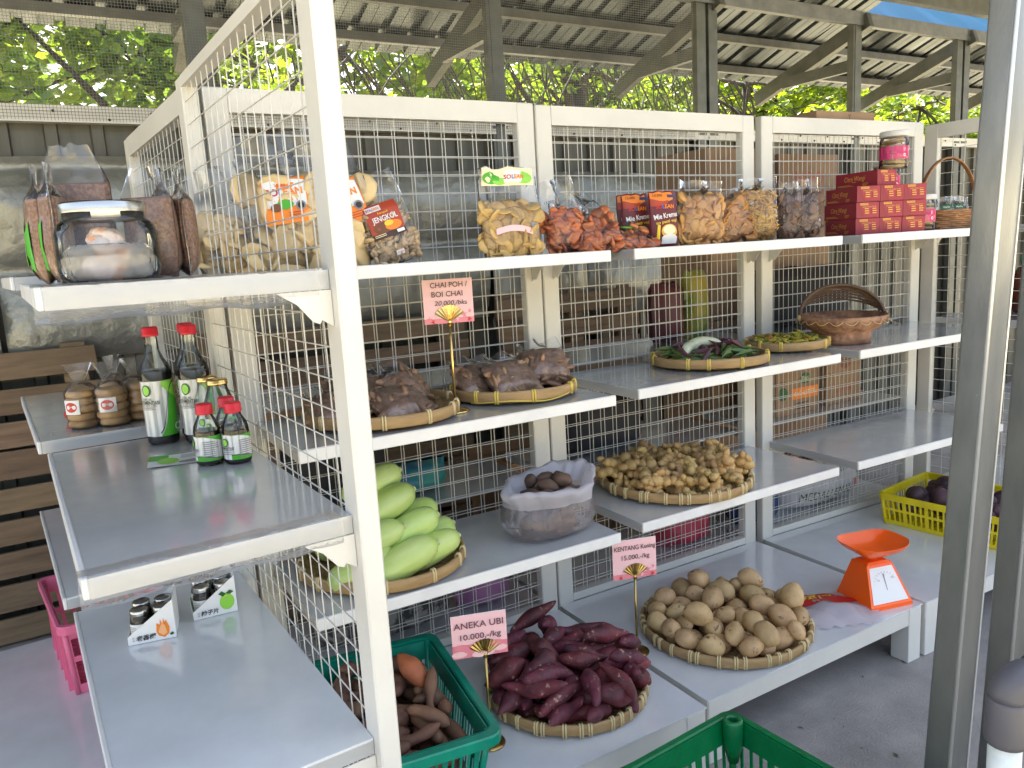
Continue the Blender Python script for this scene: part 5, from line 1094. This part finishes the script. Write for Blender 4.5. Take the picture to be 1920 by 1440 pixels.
def pouch(label, u, v, y, seed, dark=0, rz=-.2):
    p = U(u, v, y); o = thing('snack_pouch', label, 'pouch', (p.x, y, Z1), rz, 'dark red snack pouches', rx=rad(-5)); w, h, t = .098, .172, .04; fn = bag_surface(w, h, t, .93, seed, 1.0, 0.15); b = MB(); P = []
    for j in range(21): v_ = j/20; P.append([fn(-1+2*i/16, v_, -1) for i in range(17)]+[fn(1-2*i/16, v_, 1) for i in range(17)])
    b.grid(P, wrap=True); b.build('pack', mat('pouch_foil', srgb(112, 26, 36), .35, coat=.4, bump=.3, bscale=30), o)
    f2 = lambda x, y, off: fn(-.96+x/(w*.5), y/h, -1, .0008+off); W = w*.96
    art_part('print', f2, [('rect', 0, .005, W, .166, 'maroon'), ('band', [(x, .146-.01*math.sin(x*40), .167) for x in np.linspace(0, W*.8, 12)], 'orange'), ('band', [(x, .136-.012*math.sin(x*34+1), .150-.01*math.sin(x*40)) for x in np.linspace(0, W*.6, 12)], 'brick'), ('rect', W*.58, .150, W*.94, .159, 'navy'), ('text', '15.000', .012, .022, .157, 'black')]+SOL(.036, .122, .017)+
             [('text', 'Mie Kremes', .022, W*.5, .094, 'white', {'fit': .084, 'rot': .12, 'bold': .02}), ('text', 'so pasti vegi', .013, W*.5, .076, 'yellow', {'fit': .074, 'rot': .12, 'bold': .01}), ('ell', W*.56, .046, .028, .022, 'gold'), ('ell', W*.56, .050, .022, .015, 'cream'), ('band', [(x, .008, .036-.01*abs((x-W*.56)/.03)**3) for x in np.linspace(W*.56-.028, W*.56+.028, 10)], 'white'), ('poly', [(.008, .02), (.018, .02), (.022, .065), (.014, .068)], 'yellow')], o)
pouch('dark red snack pouch standing behind the front one, beside the chilli chips', 1196, 448, -.22, 31); pouch('dark red snack pouch with a noodle picture standing in front, left of the round crackers', 1247, 456, -.30, 32); pouch('dark red snack pouch mostly hidden at the left behind the other two', 1186, 447, -.17, 33)
p = U(1312, 455, -.30); bag('cracker_bag', 'clear bag of round orange crackers in the middle of the top shelf', 'bag', (p.x, -.30, Z1), -.2, .165, .205, .085, .74, [(.021, .021, .0065, .08)], RND, 110, rad(3), rad(3), 34, 'bags of orange crackers', FILM)
p = U(1382, 450, -.28); bag('cracker_bag', 'clear bag of square orange crackers between the round ones and the yellow chips', 'bag', (p.x, -.28, Z1), -.3, .15, .175, .075, .80, [(.020, .020, .0025, -1)], SQR, 110, rad(6), rad(-16), 35, 'bags of orange crackers', FILM)
p = U(1424, 446, -.28); bag('chip_bag', 'clear bag packed with small yellow stick chips', 'bag', (p.x, -.28, Z1), -.3, .145, .21, .075, .80, [(.014, .005, .003, .2)], YELC, 420, rad(2), rad(-2), 36, None, FILM, top=1.)
p = U(1478, 440, -.25); bag('biscuit_bag', 'narrow clear bag of dark brown biscuits next to the yellow chips', 'bag', (p.x, -.25, Z1), -.3, .10, .20, .06, .74, [(.020, .020, .006, .1)], BRNC, 50, rad(2), rad(3), 37, 'bags of dark biscuits', FILM)
p = U(1519, 440, -.28); bag('biscuit_bag', 'clear bag of dark brown biscuits touching the dark red boxes', 'bag', (p.x, -.27, Z1), -.3, .11, .21, .065, .72, [(.022, .022, .006, .1)], BRNC, 50, rad(2), rad(-3), 38, 'bags of dark biscuits', FILM)
# ---- red boxes
RBX = mat('red_carton', srgb(140, 28, 44), .42); a_, L_, h_ = .096, .21, .0595
def rbox(label, o0, rz, X):
    o = thing('tea_box', label, 'box', o0+X, rz, 'dark red cardboard boxes'); b = MB(); b.box(0, 0, 0, a_-.001, L_, h_-.0008, c=.0008); b.build('carton', RBX, o)
    art_part('side_print', plane((-.0002, L_, 0), (0, -1, 0), (0, 0, 1)), [('text', 'Citra Wangi', .026, L_*.46, h_*.58, 'gold', {'fit': .105, 'shear': .25})]+lines(.012, .012, .004, 2, .0016, .09, 'gold')+lines(.14, .014, .004, 3, .0014, .028, 'gold')+[('rect', L_*.42, h_*.36, L_*.52, h_*.385, 'gold')], o)
    art_part('end_flap', plane((0, -.0003, 0), (1, 0, 0), (0, 0, 1)), [('poly', [(.008, h_*.95), (a_*.96, h_*.95), (a_*.96, .004), (a_*.34, .004)], 'red2'), ('rect', a_*.16, h_*.80, a_*.50, h_*.93, 'gold'), ('text', 'CITRA WANGI', .006, a_*.33, h_*.865, 'maroon', {'fit': .028}), ('text', 'Lemon Grass Drink', .009, a_*.54, h_*.70, 'gold', {'fit': .056})]+lines(a_*.34, h_*.55, .008, 3, .0035, .02, 'gold')+lines(a_*.66, h_*.55, .008, 3, .0035, .022, 'gold'), o)
K['red2'] = ink('red2', 158, 36, 54)
rz_ = rad(-21); o0 = ony(1604, 438, -.30); o0.z = Z1; ux = Vector((math.cos(rz_), math.sin(rz_), 0))
nm_r = ('bottom', 'middle', 'upper'); nm_c = ('left', 'middle', 'right')
for r_ in range(3):
    for c_ in range(3): rbox(f'dark red box in the {nm_r[r_]} row of three, {nm_c[c_]} end of that row', o0+Vector((0, 0, r_*h_)), rz_+rad((-1, .8, -.5)[(r_+c_) % 3]), ux*(c_*a_+.002*r_))
rbox('dark red box lying alone on top of the stacked rows', o0+Vector((0, 0, 3*h_)), rz_+rad(12), ux*.085+Vector((.03, .02, 0)))
# ---- jars with pink labels
def pjar(label, loc, seed):
    o = thing('cookie_jar', label, 'jar', loc, -.2, 'clear jars with pink labels'); b = MB(); o.scale = (1.14,)*3; b.lathe([(0, .002), (.042, .001), (.045, .006), (.045, .092), (.041, .102), (.041, .108)], 36); b.build('plastic', GLASS, o)
    b = MB(); b.lathe([(.0445, .104), (.0455, .105), (.0455, .120), (.044, .122), (0, .1225)], 36); b.build('lid', mat('frosted_lid', (.62, .60, .56), .4), o); r = random.Random(seed); b = MB()
    for k in range(7): b.lathe([(0, 0), (.035, 0), (.037, .004), (.035, .009), (0, .009)], 20, 0, TR(r.uniform(-.004, .004), r.uniform(-.004, .004), .004+k*.0135, rx=r.uniform(-.1, .1), ry=r.uniform(-.1, .1)))
    tag(b.build('cookies', mat('cookie', (.50, .33, .15), .6, col2=(.36, .21, .08), nscale=20), o), kind='stuff')
    art_part('label', cyl(.0455, .030, rad(-35)), [('rect', -.10, 0, .10, .042, 'magenta'), ('ell', .028, .012, .005, .005, 'white'), ('ell', .028, .012, .0025, .0025, 'magenta'), ('text', 'B', .016, .026, .030, 'pink'), ('text', 'Cookies', .008, -.015, .022, 'rose')], o)
    return o
tb_ = o0+ux*.20+Vector((.10, .10, 0))
pjar('clear jar with a pink label on the very top, above the dark red boxes', (o0.x+.22, o0.y+.0, Z1+4*h_+.001), 1)
pjar('clear jar with a pink label behind the stack, half hidden beneath the top jar', (o0.x+.34, o0.y+.11, Z1+.142), 2); pjar('clear jar with a pink label under the half hidden one, behind the boxes', (o0.x+.34, o0.y+.11, Z1), 4)
pjar('clear jar with a pink label between the red boxes and the wicker basket', (o0.x+.375, o0.y-.02, Z1), 3)
# ================================================================== GOODS BEHIND THE RACKS
CBD = mat('cardboard', (.34, .22, .125), .8, col2=(.28, .175, .10), nscale=6)
def cbox(label, x, y, z, w, d, h, rz=0., art_=None, name='cardboard_box'):
    o = thing(name, label, 'box', (x, y, z), rz, 'cardboard boxes'); b = MB(); b.box(-w/2, -d/2, 0, w/2, d/2, h, c=.002); b.build('carton', CBD, o); b = MB(); b.box(-w/2, -.0012-d*.0, h+.0001, w/2, .0012, h+.0006); b.box(-w/2+.001, -.024, h+.0007, w/2-.001, .024, h+.001); b.build('tape', mat('tape', (.36, .25, .13), .25), o)
    if art_: art_part('print', plane((-w/2, -d/2-.0004, 0), (1, 0, 0), (0, 0, 1)), art_, o)
ZR = (1.0605, .6805)
cbox('brown carton with an orange 6x2 LITER band behind the right rack mesh', 2.36, .20, ZR[1], .27, .22, .20, 0, [('rect', .10, .065, .27, .115, 'orange'), ('text', '6x2 LITER', .03, .185, .09, 'cream', {'fit': .14}), ('ell', .185, .155, .035, .025, 'dgreen'), ('text', 'Fitri', .026, .185, .155, 'cream'), ('ell', .04, .10, .03, .03, 'dgreen'), ('text', 'SNI', .02, .04, .15, 'dbrown')]+lines(.12, .045, .012, 3, .005, .12, 'dbrown'))
cbox('tall brown carton with a round red stamp behind the right rack mesh', 2.70, .22, ZR[1], .24, .22, .33, 0, [('ell', .13, .20, .045, .045, 'brick'), ('ell', .13, .20, .04, .04, 'brown'), ('text', '6x2 LITER', .026, .12, .06, 'brick', {'fit': .12}), ('text', 'HARUM', .03, .13, .29, 'brick')])
cbox('flat brown cardboard box lying on top of the right rack', 2.62, .20, RH+.001, .36, .30, .045, -.05, [('text', 'Y', .03, .2, .022, 'dbrown')])
cbox('pinkish brown cardboard box with scribbled lettering high behind the right rack', 2.80, .56, 1.50, .42, .34, .34, 0, [('text', 'INDO\nRASA', .09, .2, .18, 'brick')]); cbox('dark brown cardboard box high behind the right rack, left of the lettered one', 2.33, .56, 1.50, .40, .34, .36); cbox('brown cardboard box under the lettered pair, on a stack behind the right rack', 2.55, .56, 1.10, .80, .34, .395); cbox('brown cardboard box at the bottom of the stack behind the right rack', 2.55, .56, .0, .80, .34, 1.095)
cbox('brown cardboard box on the floor behind the first rack', .40, .80, 0, .6, .4, .62); cbox('brown cardboard box on the floor behind the middle rack', 1.55, .85, 0, .7, .4, .55)
cbox('brown cardboard box stacked on the floor box behind the first rack', .36, .82, .625, .5, .36, .40)
DRK = mat('dark_fabric', (.03, .03, .035), .8)
def sack(label, x, y, z, w, d, h, m, art_=None, seed=1, name='rice_sack', cat='sack'):
    o = thing(name, label, cat, (x, y, z), 0, None); fn = bag_surface(w, h, d, .9, seed, 1., .3); b = MB(); P = []
    for j in range(19): P.append([fn(-1+2*i/18, j/18, -1) for i in range(19)]+[fn(1-2*i/18, j/18, 1) for i in range(19)])
    b.grid(P, wrap=True); b.build('cloth', m, o)
    for a_1 in art_ or []: art_part('lettering' if a_1[0] == 'text' else 'emblem', lambda x, y, off: fn(-1+x/(w*.5), y/h, -1, .0015+off), [a_1], o)
SKW = mat('sack_white', (.55, .54, .56), .6, col2=(.46, .45, .48), nscale=8, bump=.5, bscale=16)
sack('white woven sack printed MEDALI EMAS behind the right rack base', 2.60, .20, .2016, .56, .26, .22, SKW, [('text', 'MEDALI EMAS', .055, .24, .07, 'dgreen', {'fit': .32}), ('rect', .43, .06, .47, .10, 'red'), ('text', 'MEDALI EMAS', .04, .30, .17, 'dgreen', {'fit': .26})], 3)
sack('dark blue cloth bundle behind the right rack base, left of the white sack', 2.19, .20, .2016, .26, .22, .17, mat('blue_cloth', (.03, .06, .16), .8, bump=.5, bscale=20), None, 4, 'cloth_bundle', 'bundle')
sack('bright pink red bag behind the middle rack base', 1.75, .20, .2016, .28, .22, .21, mat('pink_bag', (.52, .05, .10), .4, col2=(.36, .03, .06), nscale=12, bump=.6, bscale=22), None, 5, 'red_bag', 'bag')
sack('dark red bag standing on the rear shelf behind the middle rack', 1.72, .22, ZR[0], .14, .16, .24, mat('dred', (.10, .02, .025), .5, bump=.4, bscale=20), None, 6, 'dark_bag', 'bag')
sack('yellow and green pouch on the rear shelf behind the middle rack', 1.88, .22, ZR[0], .11, .12, .28, mat('yg', (.38, .30, .03), .4, col2=(.04, .22, .05), nscale=6), None, 7, 'oil_pouch', 'pouch')
sack('dark plastic bundle on the rear shelf behind the first rack', .30, .20, ZR[1], .34, .26, .22, DRK, None, 8, 'dark_bundle', 'bundle'); sack('dark plastic bundle on the rear shelf behind the right rack', 2.55, .22, ZR[0], .6, .26, .26, DRK, None, 9, 'dark_bundle', 'bundle'); sack('dark plastic bundle on the rear shelf behind the middle rack, at its left', 1.35, .22, ZR[1], .40, .28, .22, DRK, None, 10, 'dark_bundle', 'bundle')
sack('blue and green striped bag on the rear shelf behind the gourds', .52, .20, ZR[1]+.0, .32, .2, .10, mat('bluebag', (.03, .14, .32), .5, col2=(.05, .3, .2), nscale=9), None, 11, 'striped_bag', 'bag')
sack('pink plastic bag on the rear base behind the first rack', .80, .22, .2016, .22, .2, .19, mat('pinkbag2', (.50, .22, .42), .4, bump=.6, bscale=22), None, 12, 'pink_bag', 'bag')
sack('clear grey bag of egg trays on the rear base behind the first rack', .42, .22, .2016, .5, .24, .21, mat('eggtray', (.30, .28, .26), .8, col2=(.05, .05, .05), nscale=22, nrange=(.45, .55), bump=.8, bscale=22), None, 13, 'egg_tray_bag', 'bag')
# bottles of red drink beyond the far right rack
for i, (x, y) in enumerate(((3.52, -.10), (3.55, -.24))):
    o = thing('drink_bottle', ('dark red green capped drink bottle behind the far right mesh, left of its twin', 'dark red drink bottle with a green cap behind the far right mesh, beside the post')[i], 'bottle', (x, y, ZL[1]+.0005), 0, 'green capped drink bottles'); b = MB(); b.lathe([(0, .003), (.05, .001), (.056, .01), (.056, .16), (.045, .20), (.022, .225), (.022, .24)], 28); b.build('bottle_body', mat('red_drink', (.10, .02, .015), .12, coat=.5), o)
    b = MB(); b.lathe([(.026, .232), (.027, .234), (.027, .262), (.025, .265), (0, .265)], 24); b.build('cap', mat('green_cap', srgb(20, 150, 105), .4), o)
